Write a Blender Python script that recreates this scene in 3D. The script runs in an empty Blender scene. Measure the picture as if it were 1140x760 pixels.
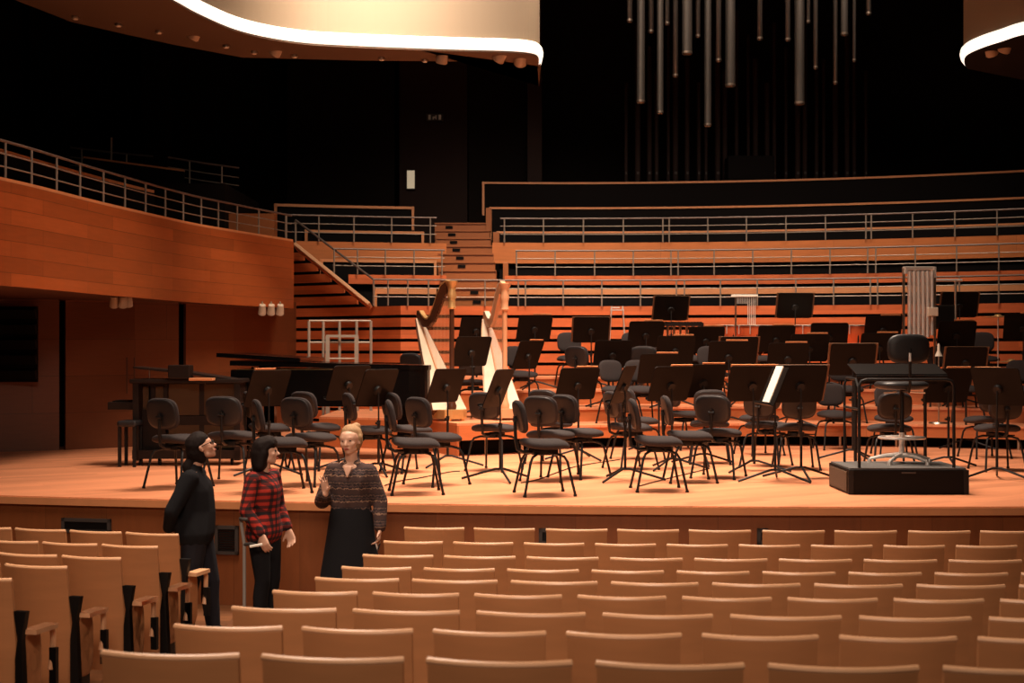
import bpy, bmesh, math, random
from mathutils import Vector, Matrix
random.seed(7)
S = bpy.context.scene
COL = S.collection
F = 1583.0; HZ = 388.0; HC = 1.37          # focal length in pixels, horizon row, eye height above the stage boards
PI = math.pi
R = math.radians

# ------------------------------------------------------------------ camera, world, lights
cd = bpy.data.cameras.new('camera'); cam = bpy.data.objects.new('camera', cd); COL.objects.link(cam)
cam.location = (0, 0, HC); cam.rotation_euler = (R(90), 0, 0)
cd.sensor_width = 36; cd.lens = 36 * F / 1140; cd.shift_y = (HZ - 380) / 1140
cd.clip_end = 200
cd.dof.use_dof = True; cd.dof.focus_distance = 15.5; cd.dof.aperture_fstop = 3.6
S.camera = cam
w = bpy.data.worlds.new('world'); S.world = w; w.use_nodes = True
w.node_tree.nodes['Background'].inputs[0].default_value = (1.0, .55, .32, 1)
w.node_tree.nodes['Background'].inputs[1].default_value = .006
S.view_settings.view_transform = 'Standard'; S.view_settings.look = 'None'
S.view_settings.exposure = 0; S.view_settings.gamma = 1; S.view_settings.use_curve_mapping = False

def area(loc, target, sx, sy, power, col=(1, .765, .595), spread=180):
    l = bpy.data.lights.new('overhead_light', 'AREA'); l.shape = 'RECTANGLE'; l.size = sx; l.size_y = sy
    l.energy = power; l.color = col; l.spread = R(spread)
    o = bpy.data.objects.new('overhead_light', l); COL.objects.link(o); o.location = loc
    o.rotation_euler = (Vector(target) - Vector(loc)).to_track_quat('-Z', 'Y').to_euler()
    return o
area((0.8, 15.2, 9.5), (0.8, 15.6, 0), 5, 2.2, 760, spread=85)
area((0.3, 19.0, 8.6), (0.3, 20.4, 0), 4, 1.5, 360, spread=100)
area((2.6, 20.0, 9.6), (2.6, 25.2, 2.2), 8, 1.0, 380, spread=75)
area((-1.0, 15.0, 8.8), (-3.3, 24.0, 1.8), 2.0, 1.0, 90, spread=40)
area((-2.8, 9.5, 7.5), (-1.8, 8.4, -1), 4.5, 1.5, 310, spread=110)  # hangs over the audience seats, not the stage; strengthened as fill
area((0.0, 1.0, 5.5), (-0.5, 11.0, -.6), 4, 1.5, 95, spread=75)  # unseen lamp high above the camera, brightens the seat backs

# ------------------------------------------------------------------ materials
def mat(name, col, rough=.5, metal=0, spec=.5, bump=0, scale=20, var=.0, emit=0, coords='Object', stretch=(1, 1, 1), sheen=0):
    m = bpy.data.materials.new(name); m.use_nodes = True; nt = m.node_tree; b = nt.nodes['Principled BSDF']
    b.inputs['Base Color'].default_value = (*col, 1); b.inputs['Roughness'].default_value = rough
    b.inputs['Metallic'].default_value = metal; b.inputs['Specular IOR Level'].default_value = spec
    if sheen: b.inputs['Sheen Weight'].default_value = sheen
    if emit:
        b.inputs['Emission Color'].default_value = (*col, 1); b.inputs['Emission Strength'].default_value = emit
    tc = nt.nodes.new('ShaderNodeTexCoord'); mp = nt.nodes.new('ShaderNodeMapping'); mp.inputs['Scale'].default_value = stretch
    nt.links.new(tc.outputs[coords], mp.inputs[0])
    n = nt.nodes.new('ShaderNodeTexNoise'); n.inputs['Scale'].default_value = scale; n.inputs['Detail'].default_value = 4
    nt.links.new(mp.outputs[0], n.inputs['Vector'])
    if var:
        mx = nt.nodes.new('ShaderNodeMix'); mx.data_type = 'RGBA'
        mx.inputs['A'].default_value = (*[c * (1 - var) for c in col], 1); mx.inputs['B'].default_value = (*[min(1, c * (1 + var)) for c in col], 1)
        nt.links.new(n.outputs['Fac'], mx.inputs['Factor']); nt.links.new(mx.outputs['Result'], b.inputs['Base Color'])
    if bump:
        bp = nt.nodes.new('ShaderNodeBump'); bp.inputs['Strength'].default_value = bump; bp.inputs['Distance'].default_value = .01
        nt.links.new(n.outputs['Fac'], bp.inputs['Height']); nt.links.new(bp.outputs[0], b.inputs['Normal'])
    return m

def planks(name, col, bw, bh, var=.25, rough=.4, mortar=.004, coords='UV', rot=0, dark=.35, grain=(1, 14, 1)):
    m = bpy.data.materials.new(name); m.use_nodes = True; nt = m.node_tree; b = nt.nodes['Principled BSDF']
    b.inputs['Roughness'].default_value = rough
    tc = nt.nodes.new('ShaderNodeTexCoord'); mp = nt.nodes.new('ShaderNodeMapping'); mp.inputs['Rotation'].default_value = (0, 0, rot)
    nt.links.new(tc.outputs[coords], mp.inputs[0])
    br = nt.nodes.new('ShaderNodeTexBrick'); br.offset = .37; br.inputs['Scale'].default_value = 1
    br.inputs['Brick Width'].default_value = bw; br.inputs['Row Height'].default_value = bh; br.inputs['Mortar Size'].default_value = mortar
    br.inputs['Mortar Smooth'].default_value = .3
    br.inputs['Color1'].default_value = (*[c * (1 - var) for c in col], 1); br.inputs['Color2'].default_value = (*[min(1, c * (1 + var * .7)) for c in col], 1)
    br.inputs['Mortar'].default_value = (*[c * dark for c in col], 1)
    nt.links.new(mp.outputs[0], br.inputs['Vector'])
    mp2 = nt.nodes.new('ShaderNodeMapping'); mp2.inputs['Scale'].default_value = grain; nt.links.new(mp.outputs[0], mp2.inputs[0])
    n = nt.nodes.new('ShaderNodeTexNoise'); n.inputs['Scale'].default_value = 3; n.inputs['Detail'].default_value = 5
    nt.links.new(mp2.outputs[0], n.inputs['Vector'])
    rmp = nt.nodes.new('ShaderNodeMapRange'); rmp.inputs['To Min'].default_value = .8; rmp.inputs['To Max'].default_value = 1.15
    nt.links.new(n.outputs['Fac'], rmp.inputs['Value'])
    mx = nt.nodes.new('ShaderNodeMix'); mx.data_type = 'RGBA'; mx.blend_type = 'MULTIPLY'; mx.inputs['Factor'].default_value = 1
    nt.links.new(br.outputs['Color'], mx.inputs['A']); nt.links.new(rmp.outputs[0], mx.inputs['B'])
    nt.links.new(mx.outputs['Result'], b.inputs['Base Color'])
    return m

M = {}
M['floor'] = planks('stage_boards', (.74, .295, .145), 2.2, .14, var=.16, rough=.38, coords='Object', mortar=.002, dark=.75, rot=R(-32))
M['hall'] = planks('hall_parquet', (.17, .068, .026), 1.2, .12, coords='Object', rough=.4)
M['apron'] = planks('apron_veneer', (.25, .075, .022), 50, .62, var=.12, rough=.45, rot=R(90), mortar=.003, dark=.6, grain=(1, 6, 1))
M['fascia'] = planks('fascia_veneer', (.37, .088, .021), 1.9, .166, var=.22, rough=.35, mortar=.004, dark=.45, grain=(1, 8, 1))
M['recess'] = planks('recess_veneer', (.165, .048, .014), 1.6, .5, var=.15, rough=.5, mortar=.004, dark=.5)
M['slat'] = planks('slat_veneer', (.62, .15, .045), 2.4, .2, var=.14, rough=.4, mortar=.0, grain=(1, 6, 1))
M['tier'] = planks('tier_veneer', (.56, .18, .05), 3.1, .6, var=.12, rough=.42, mortar=.003, dark=.6, grain=(1, 8, 1))
M['cap'] = mat('cap_wood', (.66, .28, .12), .35, var=.12, scale=6)
M['riser'] = planks('riser_veneer', (.55, .17, .055), 1.8, 1.0, var=.12, rough=.42, mortar=.004, dark=.6)
M['ply'] = mat('beech_plywood', (.50, .225, .095), .42, var=.16, scale=2.4, stretch=(1, 1, 7), bump=.02)
M['ply_pale_lit'] = mat('beech_pale_lit', (.78, .44, .24), .35, var=.08, scale=8)  # pale beech; on seat tops the overhead light is put into this colour
M['dark'] = mat('black_void', (.006, .005, .005), .9, spec=.1)
M['darkwall'] = mat('dark_wall', (.010, .007, .006), .85, var=.3, scale=1.5, spec=.1)
M['doorwall'] = mat('dark_door', (.028, .017, .015), .8, var=.1, scale=2, spec=.15)
M['black'] = mat('black_metal', (.007, .0065, .0065), .5, var=.1, spec=.3)
M['blackplate'] = mat('black_plate', (.0045, .0032, .0026), .55, var=.15, scale=9, spec=.15)
M['brownplate'] = mat('brown_folder', (.16, .075, .035), .6, var=.15, scale=9)
M['fabric'] = mat('charcoal_fabric', (.036, .030, .030), .95, bump=.35, scale=160, var=.35, spec=.2)
M['shell'] = mat('back_shell', (.012, .011, .012), .45)
M['steel'] = mat('steel', (.52, .44, .36), .32, metal=1)
M['railsteel'] = mat('rail_steel', (.30, .25, .20), .5, metal=.35)
M['toprail'] = mat('top_rail_grey', (.16, .12, .10), .5, metal=.3)
M['chrome'] = mat('chrome', (.85, .81, .76), .3, metal=.55)
M['gloss'] = mat('piano_lacquer', (.003, .0026, .0026), .18, spec=.14)
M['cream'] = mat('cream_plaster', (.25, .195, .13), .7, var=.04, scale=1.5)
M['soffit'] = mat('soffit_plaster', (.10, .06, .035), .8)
M['led'] = mat('led_cove', (1.0, .88, .74), .5, emit=1.3)
M['white'] = mat('paper', (.85, .80, .70), .7)
M['ivory'] = mat('ivory_paint', (.72, .64, .52), .5)
M['crutchgrey'] = mat('crutch_grey', (.26, .24, .22), .5)
M['lampshell'] = mat('lamp_shell', (.48, .37, .27), .5)
M['gold'] = mat('gilding', (.72, .44, .18), .32, metal=.6, bump=.3, scale=60)
M['spruce'] = mat('spruce', (.70, .56, .42), .45, var=.08, scale=4, stretch=(6, 6, 1))
M['walnut'] = mat('dark_walnut', (.07, .025, .012), .25, var=.2, scale=6)
M['maple'] = mat('pink_maple', (.66, .34, .18), .35, var=.12, scale=6)
M['copper'] = mat('copper', (.80, .17, .06), .35, metal=.4)
M['skin'] = mat('skin', (.62, .33, .22), .55)
M['grille'] = mat('grille_cloth', (.075, .045, .022), .9, bump=.3, scale=120)
M['mahog'] = mat('dark_mahogany', (.012, .006, .004), .45, spec=.25)
M['greymetal'] = mat('grey_metal', (.045, .036, .032), .65)

# ------------------------------------------------------------------ helpers
def link(o, parent=None):
    COL.objects.link(o)
    if parent: o.parent = parent
    return o
def empty(name, label, cat, loc=(0, 0, 0), rz=0, group=None):
    o = bpy.data.objects.new(name, None); COL.objects.link(o); o.location = loc; o.rotation_euler = (0, 0, rz)
    o.empty_display_size = .1
    o['label'] = label; o['category'] = cat
    if group: o['group'] = group
    return o
def tag(o, label, cat, group=None):
    o['label'] = label; o['category'] = cat
    if group: o['group'] = group
    return o
def struct(o): o['kind'] = 'structure'; return o

class MB:
    def __init__(s): s.bm = bmesh.new(); s.uv = s.bm.loops.layers.uv.new('UVMap')
    def box(s, c, d, rot=None, bev=0):
        r = bmesh.ops.create_cube(s.bm, size=1)['verts']
        mt = Matrix.Translation(c) @ (rot.to_4x4() if rot else Matrix()) @ Matrix.Diagonal((*d, 1))
        bmesh.ops.transform(s.bm, matrix=mt, verts=r)
        if bev:
            es = list({e for v in r for e in v.link_edges})
            bmesh.ops.bevel(s.bm, geom=es, offset=bev, segments=2, affect='EDGES', profile=.5)
        return s
    def seg(s, a, b, r1, r2=None, n=8):
        a = Vector(a); b = Vector(b); d = b - a; L = d.length
        if L < 1e-6: return s
        v = bmesh.ops.create_cone(s.bm, cap_ends=True, segments=n, radius1=r1, radius2=r1 if r2 is None else r2, depth=L)['verts']
        q = Vector((0, 0, 1)).rotation_difference(d.normalized())
        bmesh.ops.transform(s.bm, matrix=Matrix.Translation((a + b) / 2) @ q.to_matrix().to_4x4(), verts=v)
        return s
    def tube(s, pts, r, n=8, close=False):
        pts = [Vector(p) for p in pts]; rings = []; N = len(pts)
        rr = r if isinstance(r, (list, tuple)) else [r] * N
        up = None
        for i, p in enumerate(pts):
            if close: t = pts[(i + 1) % N] - pts[i - 1]
            else: t = pts[min(i + 1, N - 1)] - pts[max(i - 1, 0)]
            t.normalize()
            if up is None:
                up = Vector((0, 0, 1)) if abs(t.z) < .9 else Vector((1, 0, 0))
            x = t.cross(up).normalized(); y = x.cross(t).normalized(); up = y
            rings.append([s.bm.verts.new(p + x * math.cos(2 * PI * k / n) * rr[i] + y * math.sin(2 * PI * k / n) * rr[i]) for k in range(n)])
        for i in range(N if close else N - 1):
            a = rings[i]; b = rings[(i + 1) % N]
            for k in range(n): s.bm.faces.new((a[k], a[(k + 1) % n], b[(k + 1) % n], b[k]))
        if not close:
            s.bm.faces.new(rings[0][::-1]); s.bm.faces.new(rings[-1])
        return s
    def lathe(s, prof, n=20, c=(0, 0, 0)):
        rings = [[s.bm.verts.new((c[0] + r * math.cos(2 * PI * k / n), c[1] + r * math.sin(2 * PI * k / n), c[2] + z)) for k in range(n)] for r, z in prof]
        for a, b in zip(rings, rings[1:]):
            for k in range(n): s.bm.faces.new((a[k], a[(k + 1) % n], b[(k + 1) % n], b[k]))
        s.bm.faces.new(rings[0][::-1]); s.bm.faces.new(rings[-1])
        return s
    def prism(s, poly, z0, z1):
        a = [s.bm.verts.new((x, y, z0)) for x, y in poly]; b = [s.bm.verts.new((x, y, z1)) for x, y in poly]
        s.bm.faces.new(a[::-1]); s.bm.faces.new(b); n = len(poly)
        for k in range(n): s.bm.faces.new((a[k], a[(k + 1) % n], b[(k + 1) % n], b[k]))
        return s
    def prism_y(s, poly, y0, y1):
        a = [s.bm.verts.new((x, y0, z)) for x, z in poly]; b = [s.bm.verts.new((x, y1, z)) for x, z in poly]
        s.bm.faces.new(a); s.bm.faces.new(b[::-1]); n = len(poly)
        for k in range(n): s.bm.faces.new((a[k], b[k], b[(k + 1) % n], a[(k + 1) % n]))
        return s
    def band(s, pts, z0, z1, th=.04, back=True):
        """upright board following plan points; z0,z1 numbers or lists; uv = arc length, height"""
        N = len(pts); z0 = z0 if isinstance(z0, list) else [z0] * N; z1 = z1 if isinstance(z1, list) else [z1] * N
        P = [Vector((p[0], p[1], 0)) for p in pts]; L = [0]
        for i in range(1, N): L.append(L[-1] + (P[i] - P[i - 1]).length)
        nr = []
        for i in range(N):
            t = (P[min(i + 1, N - 1)] - P[max(i - 1, 0)]).normalized(); nr.append(Vector((-t.y, t.x, 0)))
        f0 = [s.bm.verts.new((P[i].x, P[i].y, z0[i])) for i in range(N)]; f1 = [s.bm.verts.new((P[i].x, P[i].y, z1[i])) for i in range(N)]
        b0 = [s.bm.verts.new((P[i].x + nr[i].x * th, P[i].y + nr[i].y * th, z0[i])) for i in range(N)]
        b1 = [s.bm.verts.new((P[i].x + nr[i].x * th, P[i].y + nr[i].y * th, z1[i])) for i in range(N)]
        def q(vs, uvs):
            f = s.bm.faces.new(vs)
            for l, u in zip(f.loops, uvs): l[s.uv].uv = u
        for i in range(N - 1):
            a, b = L[i], L[i + 1]
            q((f0[i], f0[i + 1], f1[i + 1], f1[i]), ((a, z0[i]), (b, z0[i + 1]), (b, z1[i + 1]), (a, z1[i])))
            q((b0[i + 1], b0[i], b1[i], b1[i + 1]), ((b, z0[i + 1]), (a, z0[i]), (a, z1[i]), (b, z1[i + 1])))
            q((f1[i], f1[i + 1], b1[i + 1], b1[i]), ((a, 0), (b, 0), (b, th), (a, th)))
            q((f0[i + 1], f0[i], b0[i], b0[i + 1]), ((b, 0), (a, 0), (a, th), (b, th)))
        for i, fl in ((0, 0), (N - 1, 1)):
            vs = (f0[i], f1[i], b1[i], b0[i]); s.bm.faces.new(vs if not fl else vs[::-1])
        return s
    def pad(s, w, h, th, e=3.2, n=28, fn=None, off=(0, 0, 0), rim=.5):
        """superellipse cushion in local XY, thickness along Z, bent by fn"""
        rings = [0, .35, .62, .82, .93, .985, 1.0]; top = []; bot = []
        def pt(r, k, sg):
            a = 2 * PI * k / n; ca, sa = math.cos(a), math.sin(a)
            x = w / 2 * r * math.copysign(abs(ca) ** (2 / e), ca); y = h / 2 * r * math.copysign(abs(sa) ** (2 / e), sa)
            z = sg * th / 2 * max(0, 1 - r ** 7) ** rim
            p = Vector((x, y, z)); p = fn(p) if fn else p
            return s.bm.verts.new(p + Vector(off))
        ct = pt(0, 0, 1); cb = pt(0, 0, -1)
        T = [[pt(r, k, 1) for k in range(n)] for r in rings[1:]]; B = [[pt(r, k, -1) for k in range(n)] for r in rings[1:-1]] + [T[-1]]
        for k in range(n):
            k2 = (k + 1) % n
            s.bm.faces.new((ct, T[0][k], T[0][k2])); s.bm.faces.new((cb, B[0][k2], B[0][k]))
            for a, b in zip(T, T[1:]): s.bm.faces.new((a[k], b[k], b[k2], a[k2]))
            for a, b in zip(B, B[1:]): s.bm.faces.new((a[k2], b[k2], b[k], a[k]))
        return s
    def ell(s, c, r, sub=2):
        v = bmesh.ops.create_icosphere(s.bm, subdivisions=sub, radius=1)['verts']
        bmesh.ops.transform(s.bm, matrix=Matrix.Translation(c) @ Matrix.Diagonal((*r, 1)), verts=v)
        return s
    def hull(s, *balls):
        t = bmesh.new()
        for c, r in balls:
            r = (r, r, r) if isinstance(r, (int, float)) else r
            v = bmesh.ops.create_icosphere(t, subdivisions=2, radius=1)['verts']
            bmesh.ops.transform(t, matrix=Matrix.Translation(c) @ Matrix.Diagonal((*r, 1)), verts=v)
        res = bmesh.ops.convex_hull(t, input=t.verts)
        kill = [g for g in res['geom_interior'] if isinstance(g, bmesh.types.BMVert)]
        if kill: bmesh.ops.delete(t, geom=kill, context='VERTS')
        me = bpy.data.meshes.new('t'); t.to_mesh(me); t.free(); s.bm.from_mesh(me); bpy.data.meshes.remove(me)
        return s
    def build(s, name, m, parent=None, smooth=False, mats=None, ang=40):
        bmesh.ops.recalc_face_normals(s.bm, faces=s.bm.faces)
        me = bpy.data.meshes.new(name); s.bm.to_mesh(me); s.bm.free()
        me.materials.append(M[m] if isinstance(m, str) else m)
        if smooth:
            for p in me.polygons: p.use_smooth = True
            me.set_sharp_from_angle(angle=R(ang))
        o = bpy.data.objects.new(name, me); return link(o, parent)

def dup(root, loc, rz, label, group=None):
    r = root.copy(); COL.objects.link(r); r.location = loc; r.rotation_euler = (0, 0, rz); r['label'] = label
    if group: r['group'] = group
    for ch in root.children:
        c = ch.copy(); COL.objects.link(c); c.parent = r
        for g in ch.children:
            k = g.copy(); COL.objects.link(k); k.parent = c
    return r

def X(px, d): return (px - 570) * d / F
def Z(y, d): return HC + (HZ - y) * d / F
AC = (1.0, 9.0)
def arc(Rr, x): return AC[1] + math.sqrt(max(.1, Rr * Rr - (x - AC[0]) ** 2))
def arc_px(Rr, px):
    d = AC[1] + Rr
    for _ in range(12): d = arc(Rr, X(px, d))
    return (X(px, d), d)
def arcpts(Rr, px0, px1, n=24): return [arc_px(Rr, px0 + (px1 - px0) * i / n) for i in range(n + 1)]
FLOORZ = -.95

# ------------------------------------------------------------------ setting: hall floor, stage, walls
struct(MB().box((0, 8, FLOORZ - .05), (26, 30, .1)).build('floor', 'hall'))
def stage_edge(x): return 12.33 + (43.0 - 9.4) - math.sqrt((43.0 - 9.4) ** 2 - (x - 3.2) ** 2)
xs = [-13 + i * .6 for i in range(44)]
edge = [(x, stage_edge(x)) for x in xs]
st = empty('stage', 'low concert stage of pale orange boards with curved wooden front', 'stage', (0, 12.33, FLOORZ))
def rel(o, p): o.parent = p; o.matrix_parent_inverse = Matrix.Translation(-Vector(p.location)); return o
rel(MB().prism([(x, y) for x, y in edge] + [(13, 30), (-13, 30)], -.06, 0).build('stage_floor', 'floor'), st)
rel(MB().band([(x, y + .04) for x, y in edge], FLOORZ, -.06, .05).build('front_panel', 'apron'), st)
rel(MB().band([(x, y - .012) for x, y in edge], -.075, -.01, .012).build('edge_trim', 'cap'), st)
def vent(pxa, pxb, ya, yb, label):
    d = stage_edge(X((pxa + pxb) / 2, 13)) + .02
    xa, xb, z0, z1 = X(pxa, d), X(pxb, d), Z(yb, d), Z(ya, d)
    dy = stage_edge(xb) - stage_edge(xa); ang = math.atan2(dy, xb - xa)
    t = empty('floor_vent', label, 'vent', ((xa + xb) / 2, d, z0), ang, 'vents in the stage front')
    ww = (xb - xa) / math.cos(ang)
    m = MB(); m.box((0, 0, .015), (ww, .03, .03)); m.box((0, 0, z1 - z0 - .015), (ww, .03, .03)); m.box((-ww / 2 + .015, 0, (z1 - z0) / 2), (.03, .03, z1 - z0)); m.box((ww / 2 - .015, 0, (z1 - z0) / 2), (.03, .03, z1 - z0)); m.build('frame', 'greymetal', t)
    m = MB()
    n = 9
    for i in range(n): m.box((0, .004, .04 + (z1 - z0 - .08) * i / (n - 1)), (ww - .05, .02, .012))
    m.build('grille', 'black', t)
vent(67, 125, 577, 593, 'dark rectangular vent in the stage front at far left')
vent(239, 266, 585, 617, 'dark square vent in the stage front between two standing women')
vent(600, 612, 588, 606, 'small dark vent in stage front behind the second and third seats of front row')
vent(843, 855, 588, 606, 'small dark vent in stage front behind the fifth and sixth seats of front row')

# recessed wall beneath the side balcony
rp = [(-11.0, 17.6), (X(0, 18.9), 18.9), (X(66, 19.2), 19.2)]
rp2 = [(X(73, 19.25), 19.25), (X(150, 19.9), 19.9), (X(199, 20.6), 20.6)]
rp3 = [(X(207, 20.8), 20.8), (X(260, 22.2), 22.2), (X(330, 25.4), 25.4)]
struct(MB().band(rp, 0, 2.2).build('wall_left', 'recess'))
struct(MB().band(rp2, 0, 2.2).build('wall_left.001', 'recess'))
struct(MB().band(rp3, 0, 2.2).build('wall_left.002', 'recess'))
struct(MB().band([(-11, 18.3), (X(66, 19.8), 19.9), (X(207, 21.3), 21.5), (X(300, 26), 26.2)], 0, 2.3).build('wall_left.003', 'dark'))
lv = empty('wall_louvre', 'black louvred panel set in the wood wall at far left', 'vent', (X(2, 18.75), 18.75, 1.0))
m = MB(); m.box((0, .06, .43), (.9, .06, 1.0)); m.build('back_plate', 'dark', lv)
m = MB()
for i in range(5): m.box((0, .0, .03 + i * .2), (.9, .06, .13), Matrix.Rotation(R(20), 3, 'X'))
m.build('louvre_blade', 'blackplate', lv)
# door leaves drawn in the recess veneer
dr = MB(); dr.box((X(141, 19.6), 19.62, 1.0), (.02, .02, .5)); dr.box((X(148, 19.6), 19.68, 1.0), (.02, .02, .5)); dr = dr.build('door_1', 'recess'); struct(dr)

# side balcony: curved fascia, floor and soffit
bal = [(-6.6, 10.0), (-5.9, 12.0), (-5.23, 14.7), (-4.92, 17.1), (-4.53, 19.56), (-4.19, 20.9), (-3.53, 23.0)]
def spline(pts, n=6):
    out = []
    for i in range(len(pts) - 1):
        p0 = Vector(pts[max(i - 1, 0)]); p1 = Vector(pts[i]); p2 = Vector(pts[i + 1]); p3 = Vector(pts[min(i + 2, len(pts) - 1)])
        for k in range(n):
            t = k / n
            out.append(tuple(.5 * ((2 * p1) + (-p0 + p2) * t + (2 * p0 - 5 * p1 + 4 * p2 - p3) * t * t + (-p0 + 3 * p1 - 3 * p2 + p3) * t ** 3)))
    out.append(tuple(pts[-1])); return out
bs = spline(bal)
BT, BB = 3.10, 2.02
struct(MB().band(bs, BB, BT, .06).build('wall_balcony', 'fascia'))
struct(MB().prism([(p[0] - .02, p[1]) for p in bs] + [(-4.4, 25.5), (-12, 25.5), (-12, 10)], BB + .01, BB + .2).build('ceiling_balcony', 'recess'))
struct(MB().band([(x - .01, y - .01) for x, y in bs], BT, BT + .035, .1).build('trim_1', 'cap'))

def railing(name, label, pts, posts, zb, zt, mids, r=.014, group=None, cat='railing', lower=0, mat_='railsteel'):
    """pts plan polyline, posts indices as fractions along it"""
    c = pts[0]; t = empty(name, label, cat, (c[0], c[1], zb(0) if callable(zb) else zb), 0, group)
    zb_ = zb if callable(zb) else (lambda u: zb); zt_ = zt if callable(zt) else (lambda u: zt)
    P = [Vector((p[0], p[1], 0)) for p in pts]; L = [0]
    for a, b in zip(P, P[1:]): L.append(L[-1] + (b - a).length)
    T = L[-1]
    def at(u):
        s = u * T
        for i in range(len(P) - 1):
            if s <= L[i + 1] + 1e-6:
                return P[i].lerp(P[i + 1], (s - L[i]) / (L[i + 1] - L[i]))
        return P[-1].copy()
    o = Vector(t.location)
    us = [l / T for l in L]
    MB().tube([at(u) + Vector((0, 0, zt_(u))) - o for u in us], r * 1.15, 8).build('top_rail', 'toprail', t, True)
    for f in mids:
        MB().tube([at(u) + Vector((0, 0, zb_(u) + (zt_(u) - zb_(u)) * f)) - o for u in us], r * .62, 6).build('middle_rail', mat_, t, True)
    for u in posts:
        p = at(u); MB().seg(p + Vector((0, 0, zb_(u) - lower)) - o, p + Vector((0, 0, zt_(u))) - o, r).build('post', mat_, t, True)
    return t
def fr_px(pts, pxs):
    """fractions along plan polyline for given pixel columns"""
    P = [Vector((p[0], p[1], 0)) for p in pts]; L = [0]
    for a, b in zip(P, P[1:]): L.append(L[-1] + (b - a).length)
    q = [570 + F * p.x / p.y for p in P]; out = []
    for x in pxs:
        for i in range(len(q) - 1):
            if min(q[i], q[i + 1]) <= x <= max(q[i], q[i + 1]):
                out.append((L[i] + (L[i + 1] - L[i]) * (x - q[i]) / (q[i + 1] - q[i])) / L[-1]); break
    return out
br = [(x - .04, y) for x, y in bs] 
railing('balcony_railing', 'steel railing along the top of the curved left balcony', br, fr_px(br, [6, 35, 63, 89, 115, 139, 162, 184, 204, 224, 243, 264, 288, 318]), BT + .03, BT + .42, (.32, .66))
# bench row on the balcony behind the railing
bb = [(x - .75, y + .15) for x, y in bs][:-9]
t = empty('balcony_bench', 'long bench on the left balcony with pale wood rim behind railing', 'bench', (bb[0][0], bb[0][1], BT - .9))
rel(MB().band(bb, BB + .35, BT + .50, .05).build('back_panel', 'dark'), t); rel(MB().band([(x, y - .02) for x, y in bb], BT + .50, BT + .54, .08).build('rim', 'cap'), t)

# far dim railings on the upper left
for k, (pa, pb, ya, yb, po, lab) in enumerate([
        (78, 170, 164, 174, [91, 124, 141], 'dim steel railing in the dark upper left corner, left half'),
        (187, 266, 175, 187, [211, 247], 'dim steel railing in the dark upper left corner, right half')]):
    d = 25.0; pts = [(X(pa, d), d), (X((pa + pb) / 2, d), d + .1), (X(pb, d), d)]
    railing('gallery_railing', lab, pts, fr_px(pts, po), lambda u, a=ya, b=yb, d=d: Z(a + (b - a) * u + 28, d), lambda u, a=ya, b=yb, d=d: Z(a + (b - a) * u, d), (.3, .62), r=.015, lower=.32)
t = empty('tall_post', 'tall slim steel post standing in the dark upper left seating', 'post', (X(124, 24.6), 24.6, 4.16))
MB().seg((0, 0, 0), (0, 0, Z(153, 24.6) - 4.16), .018).build('rod', 'railsteel', t, True); MB().seg((0, 0, 0), (0, 0, .03), .05).build('foot_plate', 'railsteel', t)
for a, b, ya, yb, lab in ((93, 205, 176, 191, 'dark bench with a thin pale rim in the upper left seating'),):
    d = 24.2; t = empty('gallery_bench', lab, 'bench', (X(a, d), d, Z(205, d)))
    L = X(b, d) - X(a, d); z0 = Z(ya, d) - Z(205, d); z1 = Z(yb, d) - Z(205, d)
    MB().band([(0, 0), (L, 0)], [0, 0], [z0, z1], .05).build('back_panel', 'dark', t)
    MB().band([(0, -.02), (L, -.02)], [z0, z1], [z0 + .03, z1 + .03], .08).build('rim', 'cap', t)
struct(MB().prism([(-4.6, 23.2), (-4.9, 27.5), (-13, 27.5), (-13, 23.0), (-5.5, 21.5)], 2.3, 3.09).build('floor_gallery', 'darkwall'))
MBx = MB().box((X(265, 24.5), 24.5, Z(252, 24.5)), (1.3, .3, .42)); tag(MBx.build('wooden_step', 'tier'), 'low wooden step block behind the end of balcony railing', 'step')

struct(MB().prism([(-8.4, 24.0), (-4.85, 24.0), (-4.85, 27.2), (-8.4, 27.2)], 3.09, 4.16).build('floor_gallery.001', 'darkwall'))
for k, (ra, rb, pa, pb, z1) in enumerate([(17.3, 18.14, 338, 474, 3.2), (18.2, 19.2, 306, 461, 3.615)]):
    struct(MB().prism(arcpts(ra, pa, pb) + arcpts(rb, pa, pb)[::-1], 2.98, z1).build('floor_tier', 'dark'))
# back walls, dark
struct(MB().box((0, 31.5, 6), (30, .2, 14)).build('wall_back', 'darkwall'))
struct(MB().box((-10.6, 20, 6), (.2, 26, 14)).build('wall_side', 'darkwall'))
m = MB()
for px0, px1 in ((36, 76), (160, 188), (322, 440), (522, 602)):
    d = 30.6; m.box(((X(px0, d) + X(px1, d)) / 2, d, 6.3), ((px1 - px0) * d / F, .5, 6.6))
struct(m.build('wall_back.001', 'darkwall'))
struct(MB().box((X(483, 30.4), 30.35, 5.9), (75 * 30.4 / F, .3, 5.8)).build('door_2', 'doorwall'))
d = 30.16
t = empty('exit_sign', 'small unlit grey exit sign high on the dark back wall', 'sign', (X(484, d), d, Z(135, d)))
MB().box((0, 0, .08), (.36, .06, .16), bev=.008).build('housing', 'greymetal', t)
m = MB(); m.box((-.11, -.035, .08), (.05, .01, .10)); m.box((.11, -.035, .08), (.05, .01, .10)); m.box((0, -.035, .08), (.09, .01, .03)); m.box((.03, -.035, .08), (.03, .01, .08)); m.box((-.03, -.035, .06), (.03, .01, .05)); m.build('pictogram', 'steel', t)
t = empty('wall_light', 'small pale upright panel light on dark wall beside the door', 'lamp', (X(457.5, d), d, Z(211, d)))
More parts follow.
